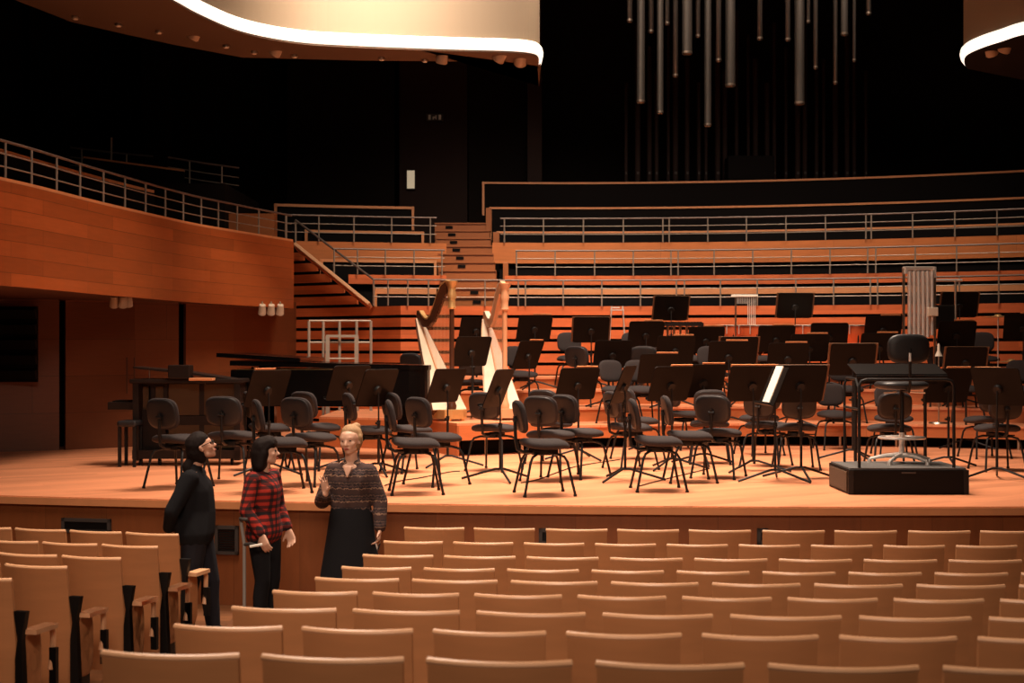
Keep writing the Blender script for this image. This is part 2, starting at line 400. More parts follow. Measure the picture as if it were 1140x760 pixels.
MB().box((0, 0, .21), (.19, .06, .42), bev=.01).build('housing', 'greymetal', t); MB().box((0, -.035, .21), (.16, .02, .38)).build('diffuser', mat('panel_glow', (.75, .62, .42), .5, emit=.42), t)

# slatted wall behind the stage
sw = [(-5.4, 26.1), (X(328, 25.4), 25.4), (X(370, 24.9), 24.9), (X(412, 24.3), 24.3), (X(436, 23.9), 23.9)] + arcpts(15, 446, 1230, 26)
qpx = [570 + F * p[0] / p[1] for p in sw]
def topz(px): 
    if px < 328: return 3.25
    if px < 412: return 3.22 - (px - 328) / 84 * (3.22 - 2.09)
    return 2.085
m = MB()
k = 0
while True:
    z1 = 2.085 + .2 * 6 - .2 * k; z0 = z1 - .147; k += 1
    if z1 < .05: break
    if z1 > 2.1:
        # only left of the sloping stringer
        lim = 412 - (z1 - 2.09) / (3.22 - 2.09) * 84
        if lim < 329: continue
        pts = [sw[0]]
        for i in range(1, len(sw)):
            if qpx[i] < lim: pts.append(sw[i])
            else:
                f = (lim - qpx[i - 1]) / (qpx[i] - qpx[i - 1]); pts.append(tuple(Vector(sw[i - 1]).lerp(Vector(sw[i]), f))); break
        m.band(pts, z0, z1, .04)
    else: m.band(sw, max(0, z0), z1, .04)
struct(m.build('wall_stage_back', 'slat'))
struct(MB().band([(x, y + .09) for x, y in sw], 0, [min(topz(q), 3.2) - .03 for q in qpx], .05).build('wall_stage_back.001', 'dark'))
# sloping wooden stringer and handrail
a = Vector((X(329, 25.2), 25.2, Z(273, 25.2))); b = Vector((X(412, 24.15), 24.15, Z(340, 24.15)))
t = empty('stair_stringer', 'sloping pale wooden stair cap descending across the slatted wall', 'stair trim', b)
dv = a - b; q = Vector((0, 0, 1)).rotation_difference(dv.normalized()).to_matrix()
MB().box(dv / 2, (.06, .16, dv.length), q, bev=.01).build('cap_board', 'ply_pale_lit', t); MB().box(dv * .5 + Vector((0, 0, -.045)), (.03, .10, dv.length * .98), q).build('side_board', 'slat', t)
t = empty('stair_handrail', 'steel handrail sloping down beside the left choir rows', 'handrail', b + Vector((0, 0, 0)))
p0 = Vector((X(329, 25.2), 25.2, Z(245, 25.2))) - b; p1 = Vector((X(416, 24.2), 24.2, Z(311, 24.2))) - b
MB().tube([p0, p1], .02).build('top_rail', 'toprail', t, True)
MB().seg(p0, dv + Vector((.0, 0, 0)), .018).build('post', 'railsteel', t, True); MB().seg(p1, Vector((p1.x, p1.y, 0)), .018).build('post', 'railsteel', t, True)

# tier structure: fascia boards + dark floors
def tier(name, Rr, px0, px1, z0, z1, m_='tier'):
    return struct(MB().band(arcpts(Rr, px0, px1), z0, z1, .05).build(name, m_))
tier('trim_2', 16.2, 388, 497, 2.50, 2.66, 'slat'); tier('trim_3', 17.2, 330, 497, 2.94, 3.30)
tier('trim_4', 16.2, 562, 1230, 2.50, 2.66, 'slat'); tier('trim_5', 17.2, 548, 1230, 2.94, 3.32)
# black backing beneath the rows
for nm, Rr, p0, p1, z0, z1 in (('wall_tier', 16.3, 392, 490, 2.0, 2.52), ('wall_tier.001', 17.3, 340, 490, 2.4, 2.96), ('wall_tier.002', 16.3, 556, 1230, 2.0, 2.52), ('wall_tier.003', 17.3, 556, 1230, 2.4, 2.96)):
    tier(nm, Rr, p0, p1, z0, z1, 'dark')
def bench(label, Rr, px0, px1, z0, z1, cap=.038, endl=True, endr=False, panel='dark', name='choir_bench'):
    pts = arcpts(Rr, px0, px1); c = pts[len(pts) // 2]
    t = empty(name, label, 'bench', (c[0], c[1], z0))
    rel(MB().band(pts, z0, z1 - cap, .05).build('back_panel', panel), t)
    rel(MB().band([(x, y - .03) for x, y in pts], z1 - cap, z1, .12).build('rim', 'cap'), t)
    for f, i in ((endl, 0), (endr, -1)):
        if f: rel(MB().box((pts[i][0] + (.02 if i == 0 else -.02), pts[i][1] - .005, (z0 + z1) / 2), (.045, .12, z1 - z0)).build('end_post', 'cap'), t)
    return t
bench('topmost dark choir bench with thin orange rim, right of stairs', 20, 537, 1230, 4.08, 4.76)
bench('second dark choir bench from the top with orange rim, right of stairs', 19.1, 545, 1230, 3.50, 4.16)
bench('third dark choir bench from the top, right of the stairs behind railing', 18.1, 553, 1230, 3.25, 3.60, .035)
bench('wooden-railed bench just above lowest choir row, right of the stairs', 15.75, 556, 1230, 2.06, 2.42, .11)
bench('topmost dark bench of the left choir block with orange rim', 19.0, 306, 461, 3.62, 4.14, .05, True, True)
bench('second dark bench of the left choir block with orange rim', 18.1, 340, 472, 3.2, 3.58, .05, True, True)
bench('third bench of the left choir block with a black back', 16.8, 357, 486, 2.62, 2.96, .05, True, True)
bench('lowest bench of the left choir block with wooden rim', 15.75, 417, 486, 2.06, 2.42, .11)
# small wooden newel blocks left of the right-hand rows
for i, (pxa, pxb, y0, y1, d, lab) in enumerate([(541, 547, 232, 258, 27.6, 'upper'), (549, 556, 259, 290, 26.7, 'middle'), (560, 566, 293, 312, 25.4, 'lower')]):
    tag(MB().box(((X(pxa, d) + X(pxb, d)) / 2, d, (Z(y0, d) + Z(y1, d)) / 2), ((pxb - pxa) * d / F, .3, (y1 - y0) * d / F), bev=.005).build('row_end_panel', 'tier'), lab + ' wooden end panel of the choir rows beside the stairs', 'end panel')

# choir railings
def rail_arc(label, Rr, px0, px1, zb, zt, posts, mids=(.34, .68)):
    pts = arcpts(Rr, px0, px1, 30); railing('choir_railing', label, pts, fr_px(pts, posts), zb, zt, mids)
rail_arc('steel railing along the lowest choir row above the slatted wall', 14.97, 415, 1229, 2.085, 2.52,
         [416, 432, 454, 477, 540, 577, 585, 627, 670, 713, 753, 762, 802, 843, 886, 928, 969, 977, 1022, 1068, 1112, 1160])
rail_arc('steel railing along the second choir row, right of stairs', 16.15, 574, 1229, 2.66, 3.10, [575, 618, 662, 705, 747, 755, 795, 838, 881, 924, 966, 975, 1019, 1065, 1112, 1160])
rail_arc('steel railing along the third choir row, right of stairs', 17.15, 557, 1229, 3.32, 3.76, [561.5, 605, 649.5, 694, 738, 745, 788, 831, 875, 919, 964, 970, 1016, 1063, 1110, 1160])
rail_arc('short steel railing on the second row of left choir block', 16.15, 371, 495, 2.66, 3.10, [372, 398, 429, 461, 492])
rail_arc('short steel railing on the top row of left choir block', 17.15, 318, 486, 3.30, 3.76, [319, 355, 394, 436, 479])

# stairs between the choir blocks
t = empty('stairs', 'wooden stairs with dark step lights between the two choir blocks', 'stairs', (X(520, 24.2), 24.2, 2.08))
o = Vector(t.location)
slots = {0: 531, 1: 528, 4: 514, 5: 512, 6: 508, 7: 505, 8: 503, 9: 500}
for i in range(10):
    d = 24.25 + i * .36; z1 = 2.08 + .172 * (i + 1)
    pa = 492 - i * .9; pb = 557 - i * 1.5
    MB().box(Vector(((X(pa, d) + X(pb, d)) / 2, d + .6, z1 - .4)) - o, ((pb - pa) * d / F, 1.2, .8)).build('step', 'tier', t)
    MB().box(Vector(((X(pa, d) + X(pb, d)) / 2, d - .012, z1 - .012)) - o, ((pb - pa) * d / F, .03, .024)).build('nosing', 'tier', t)
    if i in slots:
        MB().box(Vector((X(slots[i], d), d - .005, z1 - .085)) - o, (.14, .02, .055)).build('step_light', 'dark', t)

# upper gallery with glowing cove
gl = [(-4.9, 12.6), (-4.35, 14.6), (X(187, 16.1), 16.1), (X(226, 17.0), 17.0), (X(272, 17.9), 17.9), (X(332, 18.5), 18.5), (X(402, 18.75), 18.75), (X(500, 18.95), 18.95), (X(565, 19.05), 19.05), (X(593, 19.2), 19.2), (X(602, 19.5), 19.5), (X(601, 20.2), 20.2)]
gs = spline(gl, 6)
GZ = 5.36
def gallery(name, pts, side, flip=1):
    N = len(pts)
    P = [Vector((p[0], p[1])) for p in pts]
    nr = []
    for i in range(N):
        tt = (P[min(i + 1, N - 1)] - P[max(i - 1, 0)]).normalized(); nr.append(Vector((-tt.y, tt.x)) * flip)
    mk = lambda off: [tuple(P[i] + nr[i] * off) for i in range(N)]
    fl = (lambda a: a) if flip == 1 else (lambda a: a[::-1])
    struct(MB().band(fl(mk(.02)), GZ + .17, GZ + 4.2, .3).build('wall_' + name, 'cream'))
    # rounded led cove following the edge
    struct(MB().tube([(x, y, GZ + .085) for x, y in mk(.06)], .09, 12).build('trim_' + name, 'led', None, True))
    return mk
mk = gallery('gallery', gs, 0)
far = [(-6.6, 12.6), (-6.0, 15.0), (X(80, 17.3), 17.3), (X(140, 17.9), 18.0), (X(195, 18.6), 18.6), (X(270, 19.4), 19.4), (X(400, 19.6), 19.6), (X(560, 19.6), 19.7), (X(602, 20), 20.0), (X(600, 21.5), 21.5)]
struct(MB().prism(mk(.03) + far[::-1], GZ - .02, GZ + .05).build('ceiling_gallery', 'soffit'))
gr = [(X(1150, 21.5) - .0, 23.0), (X(1080, 19.6) - .15, 21.5), (X(1072, 19.6), 19.9), (X(1085, 19.3), 19.2), (X(1110, 18.8), 18.7), (X(1145, 18.4), 18.3), (X(1230, 17.4), 17.4)]
gr[0] = (X(1075, 20.2), 20.2); gr[1] = (X(1071, 19.8), 19.8); gr[2] = (X(1074, 19.35), 19.35); gr[3] = (X(1090, 18.9), 18.9); gr[4] = (X(1112, 18.5), 18.5); gr[5] = (X(1145, 18.0), 18.0)
mk2 = gallery('gallery_right', spline(gr, 6), 1)
pr = mk2(.03); struct(MB().prism(pr + [(9.5, 19.5), (9.5, 22.5)], GZ - .02, GZ + .05).build('ceiling_gallery.001', 'darkwall'))
struct(MB().box((X(595, 30), 30, 6.5), (.3, .6, 5.0)).build('wall_pier', 'doorwall'))

def spot(px, y, d, tilt, az, label, big=1.0):
    t = empty('spotlight', label, 'spotlight', (X(px, d), d, Z(y, d) + .12 * big), az, 'spotlights under the galleries')
    MB().seg((0, 0, .12 * big), (0, 0, 0), .012).build('bracket', 'cream', t)
    q = Matrix.Rotation(tilt, 3, 'X'); v = q @ Vector((0, 0, -1))
    MB().seg(-v * .07 * big, v * .09 * big, .05 * big, .065 * big, 14).build('housing', 'lampshell', t, True)
    MB().seg(v * .085 * big, v * .1 * big, .055 * big, .055 * big, 14).build('lens', 'lampshell', t, True)
for px, y, d, tl, az, lab in [(219, 47, 18.1, .6, 1.2, 'spotlight leftmost under the glowing curved gallery'), (310, 65, 19.0, .7, 1.0, 'spotlight under gallery where the glowing edge straightens'),
                              (493, 73, 19.3, .4, .5, 'lone spotlight under the middle of gallery, above the exit sign'), (559, 72, 19.3, .7, .9, 'left spotlight of the pair at rounded gallery end'), (580, 76, 19.5, .7, .2, 'right spotlight of the pair at rounded gallery end'),
                              (1102, 65, 19.0, .6, -.8, 'left spotlight of the pair under right-hand gallery'), (1121, 61, 18.8, .6, .4, 'right spotlight of the pair under right-hand gallery')]:
    spot(px, y, d, tl, az, lab, 1.3)
for i, (px, y) in enumerate([(84, 18), (132, 26), (177, 34), (252, 50), (283, 57), (328, 61), (425, 64), (473, 66)]):
    d = (GZ - .02 - HC) * F / (HZ - y)
    t = empty('downlight', ['first', 'second', 'third', 'fourth', 'fifth', 'sixth', 'seventh', 'eighth'][i] + ' small round downlight from the left in the gallery soffit', 'downlight', (X(px, d), d, GZ - .05), 0, 'downlights in the gallery soffit')
    MB().seg((0, 0, 0), (0, 0, .035), .045, .045, 14).build('trim_ring', 'steel', t, True); MB().seg((0, 0, -.012), (0, 0, 0), .03, .03, 12).build('lens', 'white', t, True)
for px, y, d, k, lab in [(127, 344, 18.0, 0, 'left lamp of the cluster under balcony by the louvred wall'), (137, 344, 18.0, 0, 'middle lamp of the cluster under balcony by the louvred wall'), (143, 343, 18.1, 0, 'right lamp of the cluster under balcony by the louvred wall'),
                         (292, 352, 20.6, 0, 'left lamp of the three under the balcony beside slatted wall'), (302, 352, 20.6, 0, 'middle lamp of the three under the balcony beside slatted wall'), (312, 352, 20.6, 0, 'right lamp of the three under the balcony beside slatted wall')]:
    spot(px, y, d, .5, .3, lab, .9)
struct(MB().box((0, 18, 10.6), (24, 28, .2)).build('ceiling', 'darkwall'))

# hanging polished tubes in front of the organ
ordn = ['first', 'second', 'third', 'fourth', 'fifth', 'sixth', 'seventh', 'eighth', 'ninth', 'tenth', 'eleventh', 'twelfth', 'thirteenth', 'fourteenth', 'fifteenth', 'sixteenth', 'seventeenth', 'eighteenth', 'nineteenth', 'twentieth', 'twenty-first', 'twenty-second', 'twenty-third', 'twenty-fourth', 'twenty-fifth']
tubes = [(701, 25, 6), (713.5, 115, 9), (724.7, 37, 6), (735, 127, 7), (742.7, 28, 5), (752, 86, 6), (765, 61, 11), (777, 42, 5), (788, 141, 8), (800, 69, 6), (813, 97, 11), (846, 45, 6), (877, 46, 6), (890, 117, 11), (900, 26, 4), (908, 77, 5), (930, 94, 5), (940, 40, 8), (951, 69, 4), (967, 17, 6)]
M['tube'] = mat('polished_tube', (.16, .145, .13), .3, metal=.9)
for i, (px, y, wd) in enumerate(tubes):
    d = 21.5 + (i * 37 % 11) * .08; r = wd * d / F / 2; z0 = Z(y, d)
    t = empty('hanging_tube', f'{ordn[i]} polished metal tube from the left in the hanging cluster', 'hanging tube', (X(px, d), d, z0), 0, 'metal tubes hanging before the organ')
    MB().lathe([(r * .8, 0), (r, .01), (r, 9.9 - z0)], 16).build('tube', 'tube', t, True)
    MB().lathe([(r * 1.06, .02), (r * 1.06, .05)], 16).build('end_band', 'steel', t, True)
for i in range(25):
    px = 697 + i * 11 + (i * 7 % 5); y0 = 170 + (i * 13 % 27); d = 29.6; r = .035 + (i * 3 % 4) * .008
    t = empty('organ_pipe', f'{ordn[i]} faint dark organ pipe from the left above the choir benches', 'organ pipe', (X(px, d), d, 4.3), 0, 'dark organ pipes at the back')
    MB().lathe([(r * .3, 0), (r, .3), (r, 2.6 + (i * 5 % 7) * .25)], 10).build('pipe', 'doorwall', t, True); MB().box((0, -r, .72), (r * .9, .01, .05)).build('mouth', 'greymetal', t)
struct(MB().box((4, 30.2, 4.2), (9, 2.4, .2)).build('floor_organ', 'darkwall'))
tag(MB().box((X(836, 29), 29.2, Z(187, 29)), (.95, .5, .5), bev=.03).build('organ_console', 'dark'), 'dark organ console block below the hanging tubes', 'organ console')

# ------------------------------------------------------------------ stage risers
PC = (3.6, 13.0)
def riser(label, Rr, z, xl, kick=False, zb=0):
    pts = []; x = xl
    while x < 9.6:
        fy = PC[1] + math.sqrt(max(.01, Rr * Rr - (x - PC[0]) ** 2)) if abs(x - PC[0]) < Rr else 13
        wy = arc(14.9, x)
        if wy - fy < .15: break
        pts.append((x, fy, wy)); x += .25
    c = pts[0]; t = empty('stage_riser', label, 'riser', (c[0], c[1], 0))
    n = len(pts); front = [(p[0], p[1]) for p in pts]
    rel(MB().prism(front + [(p[0], p[2]) for p in pts[::-1]], z - .03, z).build('deck', 'floor'), t)
    rel(MB().band([(x, y + .02) for x, y in front], (zb + .14) if kick else zb, z - .03, .04).build('front_board', 'riser'), t)
    if kick:
        rel(MB().band([(x, y + .35) for x, y in front], zb, zb + .16, .04).build('kick_recess', 'dark'), t)
        m = MB()
        for k in range(2, n - 1, 3): m.seg((front[k][0], front[k][1] + .06, 0), (front[k][0], front[k][1] + .06, .16), .02)
        rel(m.build('support_feet', 'steel'), t)
    rel(MB().band([(pts[0][0], pts[0][1]), (pts[0][0] + .001, pts[0][2])], zb, z - .03, .03).build('side_board', 'riser'), t)
riser('lowest curved wooden riser behind the front chairs, dark gap beneath', 7.0, .32, .36, True)
riser('second curved wooden riser step behind the lowest one', 7.9, .52, .20, zb=.32)
riser('third curved wooden riser holding the wind players stands', 9.0, .74, -1.0, zb=.3)
riser('topmost wooden riser against the slatted wall holding percussion', 9.9, .92, -.9, zb=.7)
hp = [(.34, 18.62), (-.70, 18.07), (-1.17, 19.2), (-2.7, 19.9), (-2.7, 22.4), (.34, 22.4)]
t = empty('harp_platform', 'wooden platform with cut corner under the two harps', 'riser', (-.7, 18.07, 0))
rel(MB().prism(hp[:3][::1] + hp[3:], .39, .42).build('deck', 'floor'), t)
rel(MB().band([hp[3], hp[2], hp[1]], 0, .39, .03).build('side_board', 'riser'), t)
rel(MB().band([hp[1], hp[0]], .20, .39, .03).build('front_board', 'riser'), t)
rel(MB().band([(hp[1][0] + .05, hp[1][1] + .3), (hp[0][0], hp[0][1] + .3)], 0, .2, .03).build('kick_recess', 'dark'), t)
for f in (.35, .8):
    p = Vector(hp[1]).lerp(Vector(hp[0]), f); rel(MB().seg((p.x, p.y + .05, 0), (p.x, p.y + .05, .2), .018).build('support_foot', 'steel'), t)

# ------------------------------------------------------------------ audience seats
def make_seat(W, name='auditorium_seat'):
    t = empty(name, '', 'seat')
    H0, H1 = .14, .90
    m = MB(); n = 10; vs = []
    # curved plywood shell: front faces +Y (away from the camera); bends round the sitter
    def P(u, v, off):
        x = (u - .5) * W; s = (2 * u - 1)
        y = .055 * s * s - .10 * (v - .0) + .0 + off
        wz = H0 + (H1 - H0) * v
        return (x * (1 - .03 * (1 - v)), y, wz)
    prof = [0, .15, .4, .65, .85, .96, 1.0]
    fr = [[m.bm.verts.new(P(i / n, v, 0)) for i in range(n + 1)] for v in prof]
    bk = [[m.bm.verts.new(P(i / n, v, .022)) for i in range(n + 1)] for v in prof]
    for a, b, c, d_ in zip(fr, fr[1:], bk, bk[1:]):
        for i in range(n):
            m.bm.faces.new((a[i], a[i + 1], b[i + 1], b[i])); m.bm.faces.new((c[i + 1], c[i], d_[i], d_[i + 1]))
    for i in range(n): m.bm.faces.new((fr[0][i + 1], fr[0][i], bk[0][i], bk[0][i + 1]))
    for j in range(len(prof) - 1):
        m.bm.faces.new((fr[j][0], fr[j + 1][0], bk[j + 1][0], bk[j][0])); m.bm.faces.new((fr[j + 1][n], fr[j][n], bk[j][n], bk[j + 1][n]))
    for i in range(n): m.bm.faces.new((fr[-1][i], fr[-1][i + 1], bk[-1][i + 1], bk[-1][i]))
    bo = m.build('backrest', 'ply', t, True)
    m = MB(); m.tube([Vector(P(i / n, 1, .011)) + Vector((0, 0, .002)) for i in range(n + 1)], .013, 8); m.build('lit_top_edge', 'ply_pale_lit', bo, True)  # rim paler than the shell: light catching the top is painted in
    m = MB(); m.pad(W * .72, .34, .05, off=(0, 0, 0), fn=lambda p: Vector((p.x, p.z * 1.0 + .07, p.y + .55))); m.build('cushion', 'fabric', t, True)
    m = MB(); m.pad(W * .76, .36, .02, off=(0, 0, 0), fn=lambda p: Vector((p.x, p.z + .11, p.y + .55))); m.build('seat_board', 'ply', t, True)
    for sx in (-1, 1):
        m = MB(); m.box((sx * (W / 2 + .012), .12, .25), (.022, .14, .50), bev=.004); m.box((sx * (W / 2 + .012), .13, .012), (.04, .26, .024)); m.build('leg', 'black', t)
    m = MB(); m.box((-(W / 2 + .012), .22, .56), (.05, .30, .028), bev=.008); m.build('armrest', 'ply_pale_lit', t)
    return t
seat_o = make_seat(.478); seat_e = make_seat(.435)
def place_seat(proto, used, x, y, z, rz, label, group):
    if not used:
        proto.location = (x, y, z); proto.rotation_euler = (0, 0, rz); proto['label'] = label; proto['group'] = group; return proto
    return dup(proto, (x, y, z), rz, label, group)
rows = [(450, 11.13, 1.42, 79.6), (427, 10.31, 1.42, 81), (404, 9.48, 1.40, 93.5), (382, 8.68, 1.36, 94), (345, 7.88, 1.30, 112.5), (303, 7.06, 1.235, 117), (257, 6.24, 1.17, 142), (195, 5.43, 1.094, 152), (111, 4.615, 1.026, 191)]
rn = ['front', 'second', 'third', 'fourth', 'fifth', 'sixth', 'seventh', 'eighth', 'ninth']
used = {0: False, 1: False}
firstpx = {0: 483.5, 1: 460, 2: 443, 3: 419, 4: 397, 5: 350, 6: 315, 7: 252, 8: 186}
for k, (pl, d, drop, per) in enumerate(rows):
    odd = k % 2 == 0; proto = seat_o if odd else seat_e; pitch = .56 if odd else .52
    RR = 42.0; d = d - (3.6 - X(690, d)) ** 2 / (2 * RR)
    def dd(x): return d + RR - math.sqrt(RR * RR - (x - 3.6) ** 2)
    x = X(firstpx[k], dd(X(firstpx[k], d)))
    i = 0
    while True:
        y = dd(x)
        if 570 + F * (x - pitch / 2) / y > 1142: break
        z = HC - drop - .912
        rz = math.asin((x - 3.6) / RR)
        key = 0 if odd else 1
        lab = f"beech plywood seat, {ordn[i]} from the aisle in the {rn[k]} row of right-hand block" if i else f"beech plywood seat beside the aisle in the {rn[k]} row of right-hand block"
        place_seat(proto, used[key], x, y + .09, z, rz, lab, 'plywood seats of the right-hand block'); used[key] = True
        gap = .012 if (k == 0 and i in (1, 4, 6)) else 0
        x += pitch * math.cos(rz) + gap; i += 1
# steps the rows stand on (raked floor)
for k, (pl, d, drop, per) in enumerate(rows):
    z = HC - drop - .90
    if z > FLOORZ + .012:
        struct(MB().prism([(-12, d - 3), (12, d - 3), (12, d + .50), (-1.6, d + .75), (-12, d + .75)], FLOORZ, z).build('floor_step', 'hall'))

# left-hand block, angled towards the stage
seat_l = make_seat(.44); ul = False
lrows = [(201, 10.75, 1.42), (178, 10.08, 1.42), (137, 9.46, 1.41), (77, 8.88, 1.38), (15, 8.1, 1.33)]
ang = R(-15)
for k, (pr, d, drop) in enumerate(lrows):
    xr = X(pr, d); i = 0
    while i < 6:
        s = -(i + .5) * .485 - .0; x = xr + math.cos(ang) * s; y = d + math.sin(ang) * s
        if 570 + F * (x + .25) / y < -3: break
        z = HC - drop - .90
        lab = f"beech plywood seat, {ordn[i]} from the aisle in the {rn[k]} row of left-hand block" if i else f"beech plywood seat beside the aisle in the {rn[k]} row of left-hand block"
        o = place_seat(seat_l, ul, x, y + .09, z, ang, lab, 'plywood seats of the left-hand block'); ul = True
        if i == 0:
            m = MB(); m.prism_y([(-.03, 0), (.04, 0), (.02, .40), (.012, .56), (.04, .72), (-.04, .72), (-.015, .56), (-.03, .45)], -.02, .02)
            for v in m.bm.verts: v.co += Vector((.26, .0, 0))
            e = m.build('end_frame', 'black', o)
            MB().box((.305, .12, .60), (.09, .22, .028)).build('end_armrest', 'ply_pale_lit', o)
            m = MB(); m.tube([(.31, .20, .60), (.31, .23, .585), (.31, .24, .55), (.31, .235, .42), (.31, .21, .34)], .018, 8)
            m.build('armrest_loop', 'ply_pale_lit', o, True)
            MB().box((.325, .225, .36), (.045, .03, .22)).build('loop_bracket', 'black', o)
            m = MB(); m.pad(.30, .42, .025, off=(0, 0, 0), fn=lambda p: Vector((.25 + p.z, p.x * .6 + .12, p.y + .40))); m.build('side_panel', 'ply', o, True)
        i += 1

# ------------------------------------------------------------------ orchestra chair
def make_chair():
    t = empty('orchestra_chair', '', 'chair')
    def sf(p):
        y = p.y; return Vector((p.x, y, p.z + .02 * math.cos(p.x * 6) - (.035 * max(0, (y - .12) / .11) ** 2 if y > .12 else 0) + .018 * max(0, -y / .23) ** 2 - .0))
    MB().pad(.47, .46, .085, e=3.0, fn=sf, off=(0, 0, .462)).build('seat', 'fabric', t, True)
    def bf(p):
        return Vector((p.x, -.235 + p.z + .30 * p.x * p.x - (p.y) * .18, p.y + .735))
    MB().pad(.39, .31, .06, e=3.3, fn=bf).build('backrest', 'fabric', t, True); bk_ = t.children[-1] if False else [c for c in COL.objects if c.name.startswith('backrest') and c.parent == t][0]
    def bf2(p):
        return Vector((p.x, -.262 + p.z + .30 * p.x * p.x - (p.y) * .18, p.y + .735))
    MB().pad(.36, .28, .022, e=3.3, fn=bf2).build('back_shell', 'shell', bk_, True)
    m = MB(); m.tube([(0, -.02, .405), (0, -.2, .40), (0, -.262, .43), (0, -.275, .5), (0, -.285, .74)], .016, 8); m.seg((-.03, -.283, .70), (.03, -.283, .70), .018); m.build('back_post', 'black', t, True)
    m = MB(); m.box((0, 0, .40), (.16, .24, .055), bev=.01); m.tube([(.06, .03, .40), (.22, .03, .39)], .008, 6); m.build('seat_mechanism', 'black', t)
    for sx in (-1, 1):
        for sy in (-1, 1):
            m = MB(); m.tube([(sx * .0, sy * .045, .385), (sx * .12, sy * .10, .385), (sx * .175, sy * .15, .365), (sx * .195, sy * .175, .32), (sx * .235, sy * .24, .012)], .0125, 8)
            m.seg((sx * .235, sy * .24, 0), (sx * .2345, sy * .2385, .02), .017); m.build('leg', 'black', t, True)
    return t
chair0 = make_chair(); chair0_used = [False]
def chair(px, y, lvl, yaw, label, d=None):
    if d is None: d = F * (HC - .5 - lvl) / (y - HZ)
    loc = (X(px, d), d, lvl); rz = R(yaw - 90)
    if not chair0_used[0]:
        chair0_used[0] = True; chair0.location = loc; chair0.rotation_euler = (0, 0, rz); chair0['label'] = label; chair0['group'] = 'orchestra chairs'; return
    dup(chair0, loc, rz, label, 'orchestra chairs')
B = 'charcoal padded orchestra chair '
for a in [
    (199, 486, 0, 62, B + 'at the far left, in front of the celesta'),
    (258, 482, 0, 80, B + 'right of the leftmost one, before the celesta panels'),
    (315, 489, 0, 18, B + 'just above the plaid-shirted woman'),
    (346, 484, 0, 60, B + 'turned away, nearest the left of the blonde woman'),
    (354, 473, 0, 55, B + 'directly behind the one left of the blonde woman'),
    (300, 473.5, 0, 20, B + 'partly hidden under the leftmost music stand'),
    (412, 476, 0, 22, B + 'behind the blonde woman, under a tilted stand'),
    (463, 490, 0, 8, B + 'at the stage front right of the blonde woman, side on'),
    (456, 475, 0, 35, B + 'behind the side-on one near the blonde woman'),
    (486, 484, 0, 42, B + 'below the stand left of the dark harp'),
    (550, 474, 0, 62, B + 'on the floor before the harp platform gap'),
    (606, 491, 0, 12, B + 'at the stage front below the pale harp, black side showing'),
    (613, 481, 0, 62, B + 'with broad back, just behind the one below the pale harp'),
    (645, 479, 0, 45, B + 'right of the broad-backed pair below pale harp'),
    (614, 469, 0, 62, B + 'rearmost of the cluster below pale harp'),
    (702, 473, 0, 22, B + 'behind the narrow tilted stand at centre stage'),
    (733, 488, 0, 3, B + 'at the stage front centre, side on with long legs'),
    (768, 482, 0, 3, B + 'right of the side-on front centre one, back seen edge on'),
    (710, 466, 0, 40, B + 'rearmost of the centre cluster on the stage floor'),
    (762, 459, 0, 30, B + 'small and far, behind centre stands near the lowest riser'),
    (790, 469, 0, 84, B + 'hidden behind the twin chair right of centre'),
    (800, 479, 0, 66, B + 'with round back, left of the long black stand row'),
    (845, 463, 0, 110, B + 'far back under the stand with a wide pale sheet'),
    (853, 471, 0, 60, B + 'half behind the stand holding a white page'),
    (886, 473, 0, 88, B + 'behind the broad stand left of the podium'),
    (930, 459, 0, -84, B + 'facing the hall just left of the podium rail'),
    (995, 463, 0, -90, B + 'behind the podium, farther of two'),
    (990, 474, 0, 90, B + 'behind the podium, nearer of two'),
    (1096, 465, 0, 100, B + 'right of the podium, farther of two'),
    (1110, 474, 0, 95, B + 'right of the podium, nearer of two')]:
    chair(*a)
for px, d, lvl, yaw, lab in [
    (468, 20.3, .42, 60, 'left of the dark harp behind the piano'), (527, 19.7, .42, 90, 'between the two harps on their platform'),
    (580, 20.9, .52, -70, 'right of the pale harp on the second riser'), (637, 22.3, .74, -80, 'on third riser left of a black stand'), (650, 20.9, .52, 60, 'on the second riser under a tilted black stand'),
    (690, 19.9, .32, -60, 'on the lowest riser by the narrow tilted stand'), (718, 20.9, .52, 80, 'on the second riser left of centre'), (708, 22.3, .74, -85, 'on the third riser left of centre'),
    (793, 20.9, .52, -90, 'on second riser behind the stands at centre right'), (722, 23.3, .92, -90, 'on the topmost riser left of the black stand'), (776, 22.2, .74, -90, 'on the third riser beside copper drums'),
    (850, 22.2, .74, -90, 'on third riser between two black stands'), (716, 19.95, .32, -75, 'on the lowest riser near centre'), (942, 20.2, .32, -90, 'on the lowest riser above the podium left edge'),
    (1095, 21.9, .74, -100, 'on third riser right of the chimes'), (1074, 20.4, .32, -95, 'on the lowest riser right of the podium'), (1136, 19.9, .32, -110, 'at the right edge on the lowest riser'), (1050, 21.0, .52, -95, 'on the second riser beneath the chimes')]:
    chair(px, 0, lvl, yaw, B + lab, d)

